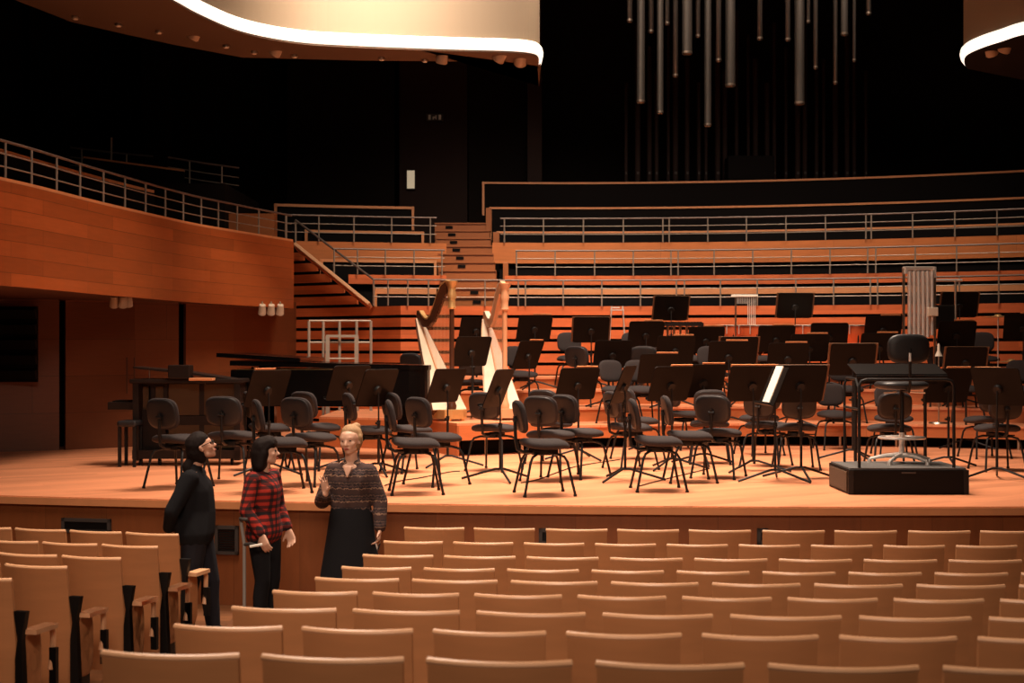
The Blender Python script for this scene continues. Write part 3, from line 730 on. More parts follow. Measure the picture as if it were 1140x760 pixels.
# ------------------------------------------------------------------ music stands
def stand(px, yc, d, phi, lvl, label, sheet=None, w_=.56, h_=.425, tilt=22, legs=True, folder=False):
    x = X(px, d); zc = Z(yc, d) - lvl
    rz = R(phi - 90)
    t = empty('music_stand', label, 'music stand', (x, d, lvl), rz, 'black music stands')
    T = R(tilt); up = Vector((0, math.sin(T), math.cos(T))); nrm = Vector((0, -math.cos(T), math.sin(T))); rt = Vector((1, 0, 0))
    c = Vector((0, 0, zc)); q = Matrix((rt, -nrm, up)).transposed()
    m = MB(); m.box(c, (w_, .010, h_), q)
    es = [e for e in m.bm.edges if abs((e.verts[0].co - e.verts[1].co).normalized().dot(nrm)) > .9]
    bmesh.ops.bevel(m.bm, geom=es, offset=.035, segments=3, affect='EDGES', profile=.5)
    desk_ = m.build('desk', 'blackplate', t)
    m = MB(); m.box(c - up * (h_ / 2 - .004) + nrm * .03, (w_ * .94, .06, .006), q); m.box(c - up * (h_ / 2 - .012) + nrm * .058, (w_ * .94, .005, .022), q); m.build('ledge', 'blackplate', desk_)
    hub = c - nrm * .022 - up * .03
    m = MB(); m.seg(c - nrm * .004 - up * .03, c - nrm * .035 - up * .03, .055, .045, 16); m.build('hub', 'black', t, True)
    zt = hub.z - .01; yb = hub.y + .01; zm = zt * .62
    m = MB(); m.tube([hub, (0, yb, zt - .06), (0, yb, zm)], .009, 8); m.build('inner_pole', 'black', t, True)
    m = MB(); m.seg((0, yb, zm), (0, yb, .12), .0145); m.seg((0, yb, zm - .02), (0, yb, zm + .03), .021); pl_ = m.build('pole', 'black', t, True)
    m = MB(); m.seg((0, yb, zm), (.045, yb, zm), .012); m.build('knob', 'black', pl_, True)
    for k in range(3):
        a = 2 * PI * k / 3 + .5 + px * .37
        v = Vector((math.cos(a), math.sin(a), 0)); b0 = Vector((0, yb, .12))
        m = MB(); m.tube([b0, b0 + v * .05 + Vector((0, 0, 0)), Vector((0, yb, .012)) + v * .42], .0125, 7); m.build('leg', 'black', t, True)
    if sheet or folder:
        # sheet music lies on the desk: own top-level thing in world space
        sw_, sh, sx, sy, mt = sheet or (w_ + .05, h_ * .96, .0, .02, 'brownplate')
        m = MB(); g = c + nrm * .012 + up * sy + rt * sx
        m.box(g, (sw_, .010, sh), q)
        o = m.build('sheet_music', mt); o.location = t.location; o.rotation_euler = (0, 0, rz)
        what = 'white sheet of music' if mt == 'white' else ('brown music folder' if mt == 'brownplate' else 'pale sheet music')
        tag(o, what + ' on the ' + label.replace('black music stand', 'stand'), 'sheet music', 'sheet music on the stands')
    return t
BS = 'black music stand '
PW = 'cap'
SF = (.30, .42, -.10, .022, PW); SB = (.61, .415, .0, .005, 'brownplate')
SR = (.30, .42, .10, .022, PW)
stands = [
    (298, 432, 15.5, -38, 0, 'leaning before the grand piano, leftmost of all', SR), (388, 426, 16.2, -42, 0, 'second from left, above the blonde woman', None), (420, 431, 15.5, -35, 0, 'third from left, round hub showing beside the blonde woman', None),
    (497, 429, 16.6, -38, 0, 'in front of the dark harp base', None), (555, 432, 14.8, -20, 0, 'narrow and edge on before the pale harp', None), (643, 427, 17.6, -62, 0, 'broad one right of the pale harp', SF),
    (694, 428, 14.8, -18, 0, 'narrow and edge on at centre stage', None), (747, 427, 16.2, -60, 0, 'left one of the broad centre pair', SF), (783, 424, 16.9, -68, 0, 'right one of the broad centre pair', SF),
    (838, 427, 15.9, -82, 0, 'broad black one with long pale sheet, right of centre', (.54, .42, .0, .02, PW)), (891, 427, 15.0, -76, 0, 'broad one nearest the podium on its left', SB),
    (1055, 429, 16.4, -78, 0, 'just behind the podium rail on its right', SF), (1111, 430, 14.9, -140, 0, 'front one right of the podium, leaning left', (.30, .37, .08, .03, PW)),
    (949, 400, 17.6, -90, 0, 'squarely facing one left above the podium with brown folder', SB), 
    (525, 391, 19.0, -55, .42, 'between the harps on their platform', None), (530, 367, 22.3, -65, .74, 'taller one behind the gap of the two harps', None),
    (595, 365, 21.9, -70, .74, 'right of the pale harp on the third riser', SF), (658, 367, 22.1, -84, .74, 'on third riser beside a chrome rack', SB), (682, 394, 20.6, -78, .52, 'on the second riser, broad and tilted, left of centre', None),
    (588, 395, 19.9, -38, .32, 'tilted flat right of the pale harp', SF), (747, 343, 23.0, -82, .92, 'tallest at back left on the topmost riser', SB), (719, 372, 21.8, -78, .74, 'on third riser under the tallest left one', SF),
    (786, 378, 21.7, -84, .74, 'on third riser beside the copper drums', SF), (752, 389, 20.5, -80, .52, 'on second riser at the very centre', SF), (822, 390, 20.6, -84, .52, 'on second riser right of centre with brown folder', SB),
    (811, 396, 19.3, -86, .32, 'low one on lowest riser right of centre', SF), (733, 410, 19.1, -76, .0, 'low one behind the broad centre pair', SF),
    (864, 377, 21.4, -88, .74, 'on third riser right of copper drums', SF), (923, 374, 21.3, -92, .74, 'on third riser between two copper drums', None), (901, 387, 20.6, -88, .52, 'on second riser left above the podium', SF),
    (877, 398, 19.3, -86, .32, 'low one on lowest riser before the second riser', SF), (885, 340, 22.7, -88, .92, 'tallest at back centre on the topmost riser', SB), (1068, 339, 22.2, -92, .74, 'tallest at back right beside the chimes', SB),
    (1065, 372, 21.2, -92, .52, 'right of the chimes below the tallest right one', SF), (1075, 402, 19.6, -92, .0, 'right above the podium with brown folder', SB), (1139, 364, 21.2, -100, .74, 'cut by the right edge of the view', SF),
    (983, 366, 21.6, -90, .74, 'on third riser left of the chimes', SF), (979, 386, 20.6, -90, .52, 'on second riser directly above the podium', SF)]
for s in stands:
    px, yc, d, phi, lvl, lab, sh = s; stand(px, yc, d, phi, lvl, BS + lab, sh)
stand(861, 430, 14.7, 6, 0, BS + 'edge on, holding the bright white page', (.25, .40, .0, .02, 'white'))

# ------------------------------------------------------------------ podium, conductor chair, conductor desk
d = 13.35; pz = .235
xa, xb = X(945, d), X(1078, d)
t = empty('podium', 'black box podium with carpet top at the stage front right', 'podium', ((xa + xb) / 2, d, 0))
W = xb - xa
MB().box((0, .42, pz / 2), (W, .84, pz), bev=.008).build('box', 'blackplate', t)
MB().box((0, .42, pz + .006), (W - .03, .81, .014)).build('carpet_top', mat('carpet', (.10, .095, .09), .95, bump=.3, scale=150), t)
MB().box((-W / 2 - .004, .42, pz / 2), (.012, .72, pz - .05)).build('side_panel', 'grille', t)
for sx in (-1, 1): MB().box((sx * (W / 2 - .02), -.003, pz / 2), (.05, .012, pz - .004), bev=.003).build('corner_guard', 'black', t)
MB().box((.0, -.008, pz - .03), (.13, .006, .014)).build('name_plate', 'greymetal', t)
t = empty('podium_rail', 'black tubular safety rail standing on the podium front edge', 'railing', ((xa + xb) / 2 + .0, d + .05, pz + .012))
xl = -W / 2 + .11; xr = W / 2 - .12; zt = Z(424, d) - pz
MB().tube([(xl, 0, 0), (xl, 0, zt - .06), (xl + .02, 0, zt - .015), (xl + .07, 0, zt), (xr - .07, 0, zt), (xr - .02, 0, zt - .015), (xr, 0, zt - .06), (xr, 0, 0)], .015, 10).build('front_hoop', 'black', t, True)
MB().tube([(xl + .02, .68, 0), (xl + .02, .68, zt - .06), (xl + .04, .68, zt), (xl + .04, .3, zt), (xl, .0, zt - .1)], .013, 8).build('side_hoop', 'black', t, True)
MB().seg((xl, 0, .55), (xl + .02, .68, .55), .012).build('side_bar', 'black', t, True)
# conductor chair
cx, cy = X(1004, 13.95), 13.95
t = empty('conductor_chair', 'tall swivel conductor chair with chrome star base on podium', 'chair', (cx, cy, pz + .013))
for k in range(5):
    a = 2 * PI * k / 5 + .3; v = Vector((math.cos(a), math.sin(a), 0))
    m = MB(); m.tube([Vector((0, 0, .085)), v * .16 + Vector((0, 0, .07)), v * .31 + Vector((0, 0, .035))], [.025, .02, .014], 8); m.seg(v * .31, v * .31 + Vector((0, 0, .035)), .022, .018, 10); m.build('base_arm', 'chrome', t, True)
MB().seg((0, 0, .05), (0, 0, .30), .03, .028, 14).build('lower_column', 'chrome', t, True)
MB().seg((0, 0, .29), (0, 0, .72), .022, .022, 14).build('gas_column', 'black', t, True)
m = MB(); m.tube([(.22 * math.cos(2 * PI * k / 28), .22 * math.sin(2 * PI * k / 28), .25) for k in range(28)], .011, 8, close=True)
for k in range(3): a = 2 * PI * k / 3; m.seg((0, 0, .25), (.22 * math.cos(a), .22 * math.sin(a), .25), .008)
m.build('foot_ring', 'chrome', t, True)
MB().pad(.50, .46, .09, off=(0, .02, .765)).build('seat', 'shell', t, True)
MB().pad(.41, .29, .06, fn=lambda p: Vector((p.x, -.24 + p.z + .25 * p.x * p.x, p.y + 1.12))).build('backrest', 'shell', t, True)
m = MB(); m.tube([(0, -.05, .71), (0, -.25, .71), (0, -.29, .78), (0, -.285, 1.12)], .014, 8); m.build('back_post', 'black', t, True)
MB().seg((0, -.295, 1.0), (0, -.29, 1.08), .013, .013).build('back_post_cap', 'chrome', t, True)
m = MB(); m.seg((.05, 0, .70), (.2, -.1, .69), .008); m.seg((-.05, 0, .70), (-.2, -.1, .69), .008); m.build('lever', 'chrome', t, True)
# conductor desk
dx, dy = X(998, 14.9), 14.9
t = empty('conductor_desk', 'wide black conductor desk with shallow tilted top behind podium', 'music stand', (dx, dy, 0))
zc = Z(411, dy); q = Matrix.Rotation(R(-70), 3, 'X')
q = Matrix.Rotation(R(14), 3, 'X')
MB().box((0, 0, zc), (.94, .42, .014), q, bev=.004).build('desk_top', 'blackplate', t)
MB().box((0, -.2, zc - .072), (.94, .03, .03), bev=.004).build('ledge', 'black', t)
for sx in (-1, .7):
    MB().seg((sx * .43, 0, .02), (sx * .43, 0, zc - .02), .018).build('post', 'black', t, True)
    MB().box((sx * .43, 0, .015), (.06, .5, .03), bev=.006).build('foot', 'black', t)
MB().box((0, .0, zc - .12), (.86, .03, .06)).build('cross_bar', 'black', t)

# ------------------------------------------------------------------ harps
def harp(px, d, rz, label, col, body, H=1.86, board='spruce', crown='gold'):
    t = empty('concert_harp', label, 'harp', (X(px, d), d, .42), rz)
    # local: +X towards the column
    m = MB(); m.prism([(-.42, -.20), (.10, -.17), (.16, -.08), (.16, .08), (.10, .17), (-.42, .20), (-.50, 0)], .03, .15); m.build('pedal_base', crown if board == 'spruce' and col == 'walnut' else body, t)
    for k in range(7):
        sy = -.15 + .05 * k; MB().box((-.47 - .05, sy, .07), (.12, .02, .014), Matrix.Rotation(R(-8), 3, 'Y')).build('pedal', 'gold', t)
    for fx, fy in ((-.4, -.15), (-.4, .15), (.1, -.1), (.1, .1)): MB().seg((fx, fy, 0), (fx, fy, .04), .03, .035).build('foot', 'gold', t, True)
    MB().lathe([(.06, .15), (.065, .2), (.05, .24), (.034, .3), (.032, H * .80), (.034, H * .80 + .01)], 16).build('column', col, t, True)
    MB().lathe([(.036, H * .80), (.055, H * .81), (.045, H * .83), (.05, H * .87), (.062, H * .9), (.05, H * .93), (.055, H * .96), (.08, H * .985), (.085, H), (.05, H + .005)], 18).build('crown', crown, t, True)
    # neck: S curve from column to shoulder
    pts = [(-.02, 1.74), (-.10, 1.77), (-.20, 1.74), (-.30, 1.63), (-.40, 1.48), (-.50, 1.36), (-.60, 1.30), (-.70, 1.30), (-.80, 1.36), (-.86, 1.42), (-.90, 1.43)]
    wd = [.075, .08, .075, .07, .065, .06, .06, .06, .055, .05, .045]
    top = []; bot = []
    for i, (x, z) in enumerate(pts):
        a = Vector(pts[max(i - 1, 0)]); b = Vector(pts[min(i + 1, len(pts) - 1)]); tt = (b - a).normalized(); n = Vector((tt.y, -tt.x))
        if n.y < 0: n = -n
        top.append((x + n.x * wd[i], z + n.y * wd[i])); bot.append((x - n.x * wd[i], z - n.y * wd[i]))
    MB().prism_y(top + bot[::-1], -.03, .03).build('neck', col if col == 'walnut' else body, t)
    MB().prism_y([(x, z - .0) for x, z in [(p[0] * .98, p[1] * 1.0 + .012) for p in top][1:-1]] + [(p[0] * .98, p[1] - .012) for p in top][1:-1][::-1], -.034, .034).build('neck_edging', crown if col == 'walnut' else 'spruce', t)
    # tapered sound box from shoulder to base, soundboard faces the strings
    A = Vector((-.90, 0, 1.36)); Bv = Vector((-.06, 0, .14)); ax = (Bv - A).normalized(); n = Vector((-ax.z, 0, ax.x));
    if n.x < 0: n = -n
    m = MB(); rings = []
    for k in range(9):
        f = k / 8; c = A.lerp(Bv, f); hw = .045 + .22 * f ** .8; dp = .06 + .13 * f; ring = []
        for j in range(9):
            a = PI * j / 8; ring.append(m.bm.verts.new(c + Vector((0, math.cos(a) * hw, 0)) - n * math.sin(a) * dp))
        rings.append(ring)
    for a, b in zip(rings, rings[1:]):
        for j in range(8): m.bm.faces.new((a[j], a[j + 1], b[j + 1], b[j]))
        m.bm.faces.new((a[8], a[0], b[0], b[8]))
    m.bm.faces.new(rings[0]); m.bm.faces.new(rings[-1]); m.build('sound_box', col if col == 'walnut' else body, t, True)
    m = MB(); q = []
    for f in (0, 1):
        c = A.lerp(Bv, f) + n * .006; hw = .045 + .22 * f
        for s_ in (-1, 1): q.append((c + Vector((0, s_ * hw * .97, 0)), c + n * .008 + Vector((0, s_ * hw * .97, 0))))
    vs = [m.bm.verts.new(p) for pr_ in q for p in pr_]
    for f in ((0, 2, 6, 4), (1, 5, 7, 3), (0, 1, 3, 2), (4, 6, 7, 5), (0, 4, 5, 1), (2, 3, 7, 6)): m.bm.faces.new([vs[i] for i in f])
    m.build('soundboard', board, t)
    MB().seg(A + n * .02, Bv + n * .02, .012, .016, 6).build('centre_strip', 'maple', t)
    m = MB()
    for k in range(26):
        f = .06 + .9 * k / 25; c = A.lerp(Bv, f) + n * .02
        xx = c.x + .0
        # neck underside at x of the string top (strings lean slightly)
        xt = -.88 + .80 * (k / 25) ; j = 0
        for j in range(len(bot) - 1):
            if min(bot[j][0], bot[j + 1][0]) <= xt <= max(bot[j][0], bot[j + 1][0]): break
        u = (xt - bot[j][0]) / (bot[j + 1][0] - bot[j][0] + 1e-9); zt_ = bot[j][1] + (bot[j + 1][1] - bot[j][1]) * u
        m.seg((xt, 0, zt_ + .02), (c.x, 0, c.z), .0022, .0022, 4)
    m.build('strings', 'maple', t)
    return t
harp(503, 18.75, R(-57), 'tall concert harp with dark neck, gilded crown and pale soundboard', 'walnut', 'walnut', 1.84)
harp(562, 19.0, R(-72), 'tall concert harp of pale reddish wood, right of the dark one', 'maple', 'maple', 1.82, 'spruce', 'maple')

# ------------------------------------------------------------------ grand piano
gx, gy = X(370, 18.2), 18.2
t = empty('grand_piano', 'black glossy grand piano with raised lid behind the left chairs', 'piano', (gx, gy, 0), R(-4))
out = [(-1.12, -.75), (.15, -.75), (.75, -.72), (1.15, -.55), (1.28, -.25), (1.20, .05), (.85, .25), (.35, .36), (-.1, .62), (-.5, .78), (-1.12, .78)]
so = spline(out + [out[0]], 4)[:-1]
MB().prism(so, .66, 1.11).build('case', 'gloss', t)
MB().prism([(x * .94 - .02, y * .92) for x, y in so], 1.105, 1.115).build('iron_frame', 'gold', t)
MB().box((-1.22, 0, .70), (.26, 1.46, .10), bev=.01).build('key_bed', 'gloss', t); MB().box((-1.26, 0, .757), (.15, 1.22, .02)).build('keys', 'ivory', t)
MB().box((-1.06, 0, .98), (.10, 1.4, .26), bev=.01).build('fallboard', 'gloss', t)
# lid hinged on the far straight side, tilted up
lid = MB(); lid.prism([(x * 1.01, y) for x, y in so], 0, .06); lo = lid.build('lid', 'gloss', t); 
lo.location = (0, 0, .99); lo.rotation_euler = (R(0), R(1.4), 0); lo.location.z = 1.135
lf = MB(); lf.prism([(-1.30, -.76), (-.25, -.76), (-.25, .70), (-1.30, .70)], 0, .05); lf = lf.build('lid_flap', 'gloss', t); lf.location = (0, 0, 1.19); lf.rotation_euler = (0, R(3.4), 0)
MB().seg((.2, -.5, 1.0), (.2, -.55, 1.105), .012).build('lid_prop', 'gloss', t)
MB().seg((-.9, -.5, 1.0), (-.9, -.55, 1.14), .012).build('lid_prop', 'gloss', t)
MB().box((-.80, 0, 1.09), (.02, 1.1, .12), Matrix.Rotation(R(-20), 3, 'Y')).build('music_desk', 'gloss', t)
for lx, ly in ((-.95, -.6), (-.95, .6), (.95, -.2)):
    m = MB(); m.prism([(lx - .07, ly - .07), (lx + .07, ly - .07), (lx + .07, ly + .07), (lx - .07, ly + .07)], .12, .66); m.seg((lx - .03, ly, .05), (lx + .03, ly, .05), .05, .05, 12); m.build('leg', 'gloss', t)
m = MB(); m.seg((-.85, 0, .1), (-.95, .0, .66), .02); m.box((-.88, 0, .12), (.1, .3, .06)); m.build('pedal_lyre', 'gloss', t)

# ------------------------------------------------------------------ celesta at the left
ex, ey = X(212, 16.9), 16.9
t = empty('celesta', 'dark upright keyboard instrument with cloth panels at far left', 'keyboard instrument', (ex, ey, 0), R(2))
W = 1.26; Hh = .96
m = MB()
for x_ in (-W / 2 + .04, 0.14, W / 2 - .04): m.box((x_, 0, Hh / 2 + .05), (.07, .5 if x_ != .14 else .06, Hh - .02))
m.box((0, 0, Hh + .03), (W + .05, .56, .05), bev=.008); m.box((0, -.0, .52), (W, .10, .11)); m.box((0, -.0, .13), (W, .5, .10)); m.box((0, .2, .55), (W, .04, .85)); m.build('case', 'mahog', t)
for x0, x1 in ((-W / 2 + .38, .11), (.17, W / 2 - .07)):
    for z0, z1 in ((.58, .95), (.19, .47)):
        MB().box(((x0 + x1) / 2, -.03, (z0 + z1) / 2), (x1 - x0, .02, z1 - z0)).build('cloth_panel', 'grille', t)
m = MB(); m.box((-W / 2 + .18, -.05, .33), (.34, .03, .52)); m.box((-W / 2 + .18, -.04, .62), (.34, .04, .06)); m.box((-W / 2 + .18, -.05, .96), (.34, .04, .06)); m.box((-W / 2 + .2, -.05, .78), (.05, .03, .36)); m.box((-W / 2 + .35, -.05, .78), (.05, .03, .36)); m.build('end_frame', 'mahog', t)
for k in (-1, 1): MB().box((-W / 2 + .18 + k * .085, -.02, .78), (.1, .015, .28)).build('small_panel', 'grille', t)
MB().box((-W / 2 - .14, 0, .70), (.30, .46, .09), bev=.008).build('key_bed', 'mahog', t); MB().box((-W / 2 - .15, 0, .752), (.18, .40, .015)).build('keys', 'blackplate', t)
for cx_ in (-.57, -.35, .2, .5): MB().seg((cx_, -.13, .04), (cx_ + .03, -.13, .04), .04, .04, 12).build('caster', 'black', t)
m = MB(); m.prism_y([(-.62, 1.16), (.0, 1.10), (.66, .995), (.66, .975), (.0, 1.07), (-.62, 1.14)], -.26, .26); m.build('lid', 'mahog', t); MB().seg((-.44, -.2, .98), (-.44, -.2, 1.145), .006).build('lid_prop', 'steel', t)
tag(MB().box((X(203, 16.7), 16.62, 1.10), (.25, .22, .16), bev=.01).build('sheet_box', 'mahog'), 'small dark box resting on top of the celesta', 'box')
tag(MB().box((X(227, 16.6), 16.50, .99 + .025), (.27, .18, .03), bev=.004).build('score_book', 'cap'), 'pale score lying on the edge of the celesta', 'book')
t = empty('keyboard_bench', 'black padded bench left of the celesta', 'bench', (X(145, 16.6), 16.6, 0))
MB().box((0, 0, .50), (.22, .36, .07), bev=.02).build('seat', 'shell', t)
for sx in (-1, 1):
    for sy in (-1, 1): MB().box((sx * .085, sy * .14, .235), (.035, .035, .47)).build('leg', 'black', t)

# metal barrier behind the piano
t = empty('stage_barrier', 'grey steel tubular barrier gate standing before the slatted wall', 'barrier', (X(378, 21.8), 21.8, 0))
dz = 21.8
def bx(px): return X(px, dz) - X(378, dz)
zt = Z(357, dz); zm = Z(381, dz); zl = Z(406, dz)
for px in (344, 360, 378, 397, 413): MB().seg((bx(px), 0, 0), (bx(px), 0, zt), .022).build('post', 'railsteel', t, True)
for z in (zt, zm, zl): MB().seg((bx(344), 0, z), (bx(413), 0, z), .016).build('rail', 'railsteel', t, True)
zi = Z(374, dz)
for px in (366, 398): MB().box((bx(px), -.12, zi / 2), (.06, .05, zi)).build('inner_post', 'railsteel', t)
MB().box((bx(382), -.12, zi), (bx(398) - bx(366) + .05, .04, .04)).build('inner_rail', 'railsteel', t); MB().seg((bx(366), -.12, Z(399, dz)), (bx(398), -.12, Z(399, dz)), .014).build('inner_rail', 'railsteel', t)

# ------------------------------------------------------------------ percussion
def chimes():
    d = 21.0; t = empty('tubular_bells', 'chrome tubular bells in a tall frame at back right', 'tubular bells', (X(1025, d), d, .52))
    zt = Z(297, d) - .52; zb = Z(388, d) - .52
    for row, yy in ((0, 0), (1, .14)):
        for k in range(6):
            x = -.16 + k * .066 + row * .03
            m = MB(); m.lathe([(.026, zb + .05 + k * .03), (.026, zt - .06)], 12, (x, yy, 0)); m.build('bell_tube', 'chrome', t, True)
    m = MB(); m.box((.0, .02, zt - .02), (.44, .06, .05), bev=.008); m.box((.0, .15, zt - .01), (.44, .06, .05), bev=.008); m.box((.21, .08, zt - .08), (.03, .2, .16)); m.box((-.21, .08, zt - .05), (.03, .2, .10)); m.build('top_frame', 'chrome', t)
    for sx in (-1, 1):
        MB().box((sx * .23, .08, zt / 2), (.03, .04, zt - .03)).build('upright', 'steel', t); MB().box((sx * .23, .08, .03), (.05, .5, .04)).build('foot', 'steel', t)
    MB().box((.16, -.06, Z(347, d) - .52), (.15, .06, .13), bev=.01).build('damper_box', 'ivory', t)
chimes()
def timp(px, d, r, lvl, label):
    h = Z(362, d) - lvl; t = empty('timpani', label, 'drum', (X(px, d), d, lvl), 0, 'copper kettledrums')
    MB().lathe([(r * .25, h - .46), (r * .6, h - .40), (r * .88, h - .25), (r * .98, h - .1), (r * .98, h - .02)], 28).build('kettle', 'copper', t, True)
    MB().lathe([(r * 1.03, h - .02), (r * 1.03, h)], 28).build('hoop', 'steel', t, True); MB().lathe([(r * .98, h), (r * .97, h + .004)], 28).build('drumhead', 'ivory', t, True)
    for k in range(6):
        a = 2 * PI * k / 6; v = Vector((math.cos(a) * r * 1.05, math.sin(a) * r * 1.05, 0)); MB().seg(v + Vector((0, 0, h + .0)), v + Vector((0, 0, h - .14)), .008).build('tension_rod', 'chrome', t, True)
    for k in range(3):
        a = 2 * PI * k / 3 + .4; v = Vector((math.cos(a) * r * .9, math.sin(a) * r * .9, 0)); MB().tube([v + Vector((0, 0, h - .12)), v * 1.0 + Vector((0, 0, .25)), v * .9], .013, 7).build('leg', 'black', t, True)
timp(816, 22.95, .26, .92, 'copper kettledrum at back, left of the back centre stand'); timp(842, 22.35, .26, .74, 'copper kettledrum beside the dark stand, second from left')
timp(900, 22.35, .26, .74, 'copper kettledrum mostly hidden behind centre stands'); timp(953, 22.2, .33, .74, 'largest visible copper kettledrum, left of the chimes')
# glockenspiel
d = 22.5; t = empty('xylophone', 'dark bar instrument with resonators beside the back left stand', 'xylophone', (X(757, d), d, .74))
zt = Z(361, d) - .74
m = MB(); m.box((0, -.12, zt), (.72, .03, .05)); m.box((0, .14, zt), (.72, .03, .05)); m.build('frame', 'mahog', t)
for k in range(14): MB().box((-.33 + k * .05, 0, zt + .03), (.038, .30 - k * .008, .02), bev=.003).build('bar', 'blackplate', t)
for k in range(7): MB().seg((-.30 + k * .1, -.05, zt - .02), (-.30 + k * .1, -.05, zt - .30 + k * .02), .018).build('resonator', 'steel', t, True)
for sx in (-1, 1): MB().box((sx * .34, 0, zt / 2), (.04, .3, zt)).build('leg', 'mahog', t)
# chrome wind chimes on pole
d = 22.6; t = empty('bar_chimes', 'chrome bar chimes on a slim pole, behind the third riser stands', 'bar chimes', (X(819, d), d, .92 if False else .74))
z1 = Z(331, d) - .74
MB().seg((0, 0, .1), (0, 0, z1), .014).build('pole', 'steel', t, True)
for k in range(3): a = 2 * PI * k / 3; MB().seg((0, 0, .12), (.28 * math.cos(a), .28 * math.sin(a), .01), .01).build('leg', 'steel', t, True)
MB().box((.14, 0, z1 + .03), (.42, .04, .035), bev=.004).build('hanger_bar', 'white', t)
for k in range(12): MB().seg((.0 + k * .028, 0, z1 + .01), (.0 + k * .028, 0, z1 - .10 - .5 * (k > 6) * (.3 + .05 * k)), .007).build('chime_rod', 'chrome', t, True)
# small chrome rack
d = 22.9; t = empty('triangle_rack', 'small chrome rack with thin legs near the slatted wall', 'rack', (X(687, d), d, .92))
z1 = Z(345, d) - .92
m = MB(); m.box((0, 0, z1), (.22, .12, .015)); m.box((-.03, 0, z1 + .04), (.14, .05, .02)); m.build('tray', 'chrome', t)
for sx, sy in ((-1, -1), (1, -1), (-1, 1), (1, 1)): MB().seg((sx * .09, sy * .05, z1 + .06), (sx * .16, sy * .12, 0), .008).build('leg', 'chrome', t, True)
# long chrome drum bar and cymbal stand at right
def cym(px, d, yc, lvl, label):
    t = empty('cymbal_stand', label, 'cymbal stand', (X(px, d), d, lvl)); z = Z(yc, d) - lvl
    MB().seg((0, 0, .2), (0, 0, z), .011).build('pole', 'chrome', t, True)
    for k in range(3): a = 2 * PI * k / 3 + .3; MB().seg((0, 0, .35), (.28 * math.cos(a), .28 * math.sin(a), .01), .010).build('leg', 'chrome', t, True)
    MB().lathe([(.22, z - .012), (.22, z - .009), (.06, z + .008), (.04, z + .03), (.01, z + .035)], 26).build('cymbal', 'gold', t, True)
cym(1111, 21.7, 352, .74, 'cymbal on a slim chrome stand near right edge, upper one'); cym(1126, 20.9, 402, .52, 'cymbal on a slim chrome stand near right edge, lower one')
d = 21.8; t = empty('hanging_rack', 'chrome crossbar rack on a post right of the chimes', 'rack', (X(1058, d), d, .74))
z1 = Z(312, d) - .74
MB().seg((.08, 0, 0), (.08, 0, z1), .02).build('post', 'steel', t, True); MB().seg((-.22, 0, z1), (.18, 0, z1), .022).build('crossbar', 'chrome', t, True); MB().box((.08, 0, .02), (.3, .3, .03), bev=.005).build('foot', 'steel', t)
MB().box((-.1, .02, z1 - .55), (.35, .04, .35), bev=.02).build('hung_panel', 'blackplate', t)
d = 20.9; t = empty('desk_bell', 'small pale bell-shaped lamp left of a brown-foldered stand', 'lamp', (X(1045, 20.0), 20.0, .32))
zz = Z(394, 20.0) - .32
MB().seg((0, 0, 0), (0, 0, zz), .012).build('pole', 'steel', t, True); MB().lathe([(.055, zz - .03), (.05, zz - .02), (.02, zz + .05), (.018, zz + .13), (.008, zz + .15)], 16).build('bell', 'ivory', t, True); MB().lathe([(.14, 0), (.13, .02)], 18).build('base', 'steel', t, True)
# cables on the floor
def cable(pts, label):
    sp = spline([(X(px, F * HC / (y - HZ)), F * HC / (y - HZ), .008) for px, y in pts], 5)
    tag(MB().tube(sp, .006, 5).build('cable', 'black', None, True), label, 'cable', 'cables on the stage boards')
cable([(428, 541), (445, 536), (470, 532), (500, 526), (512, 525)], 'thin black cable under the chairs right of the blonde woman')
cable([(580, 538), (600, 534), (640, 520), (690, 512)], 'thin black cable under the chairs below the pale harp')
cable([(710, 542), (740, 534), (790, 522)], 'thin black cable under the front centre chairs')

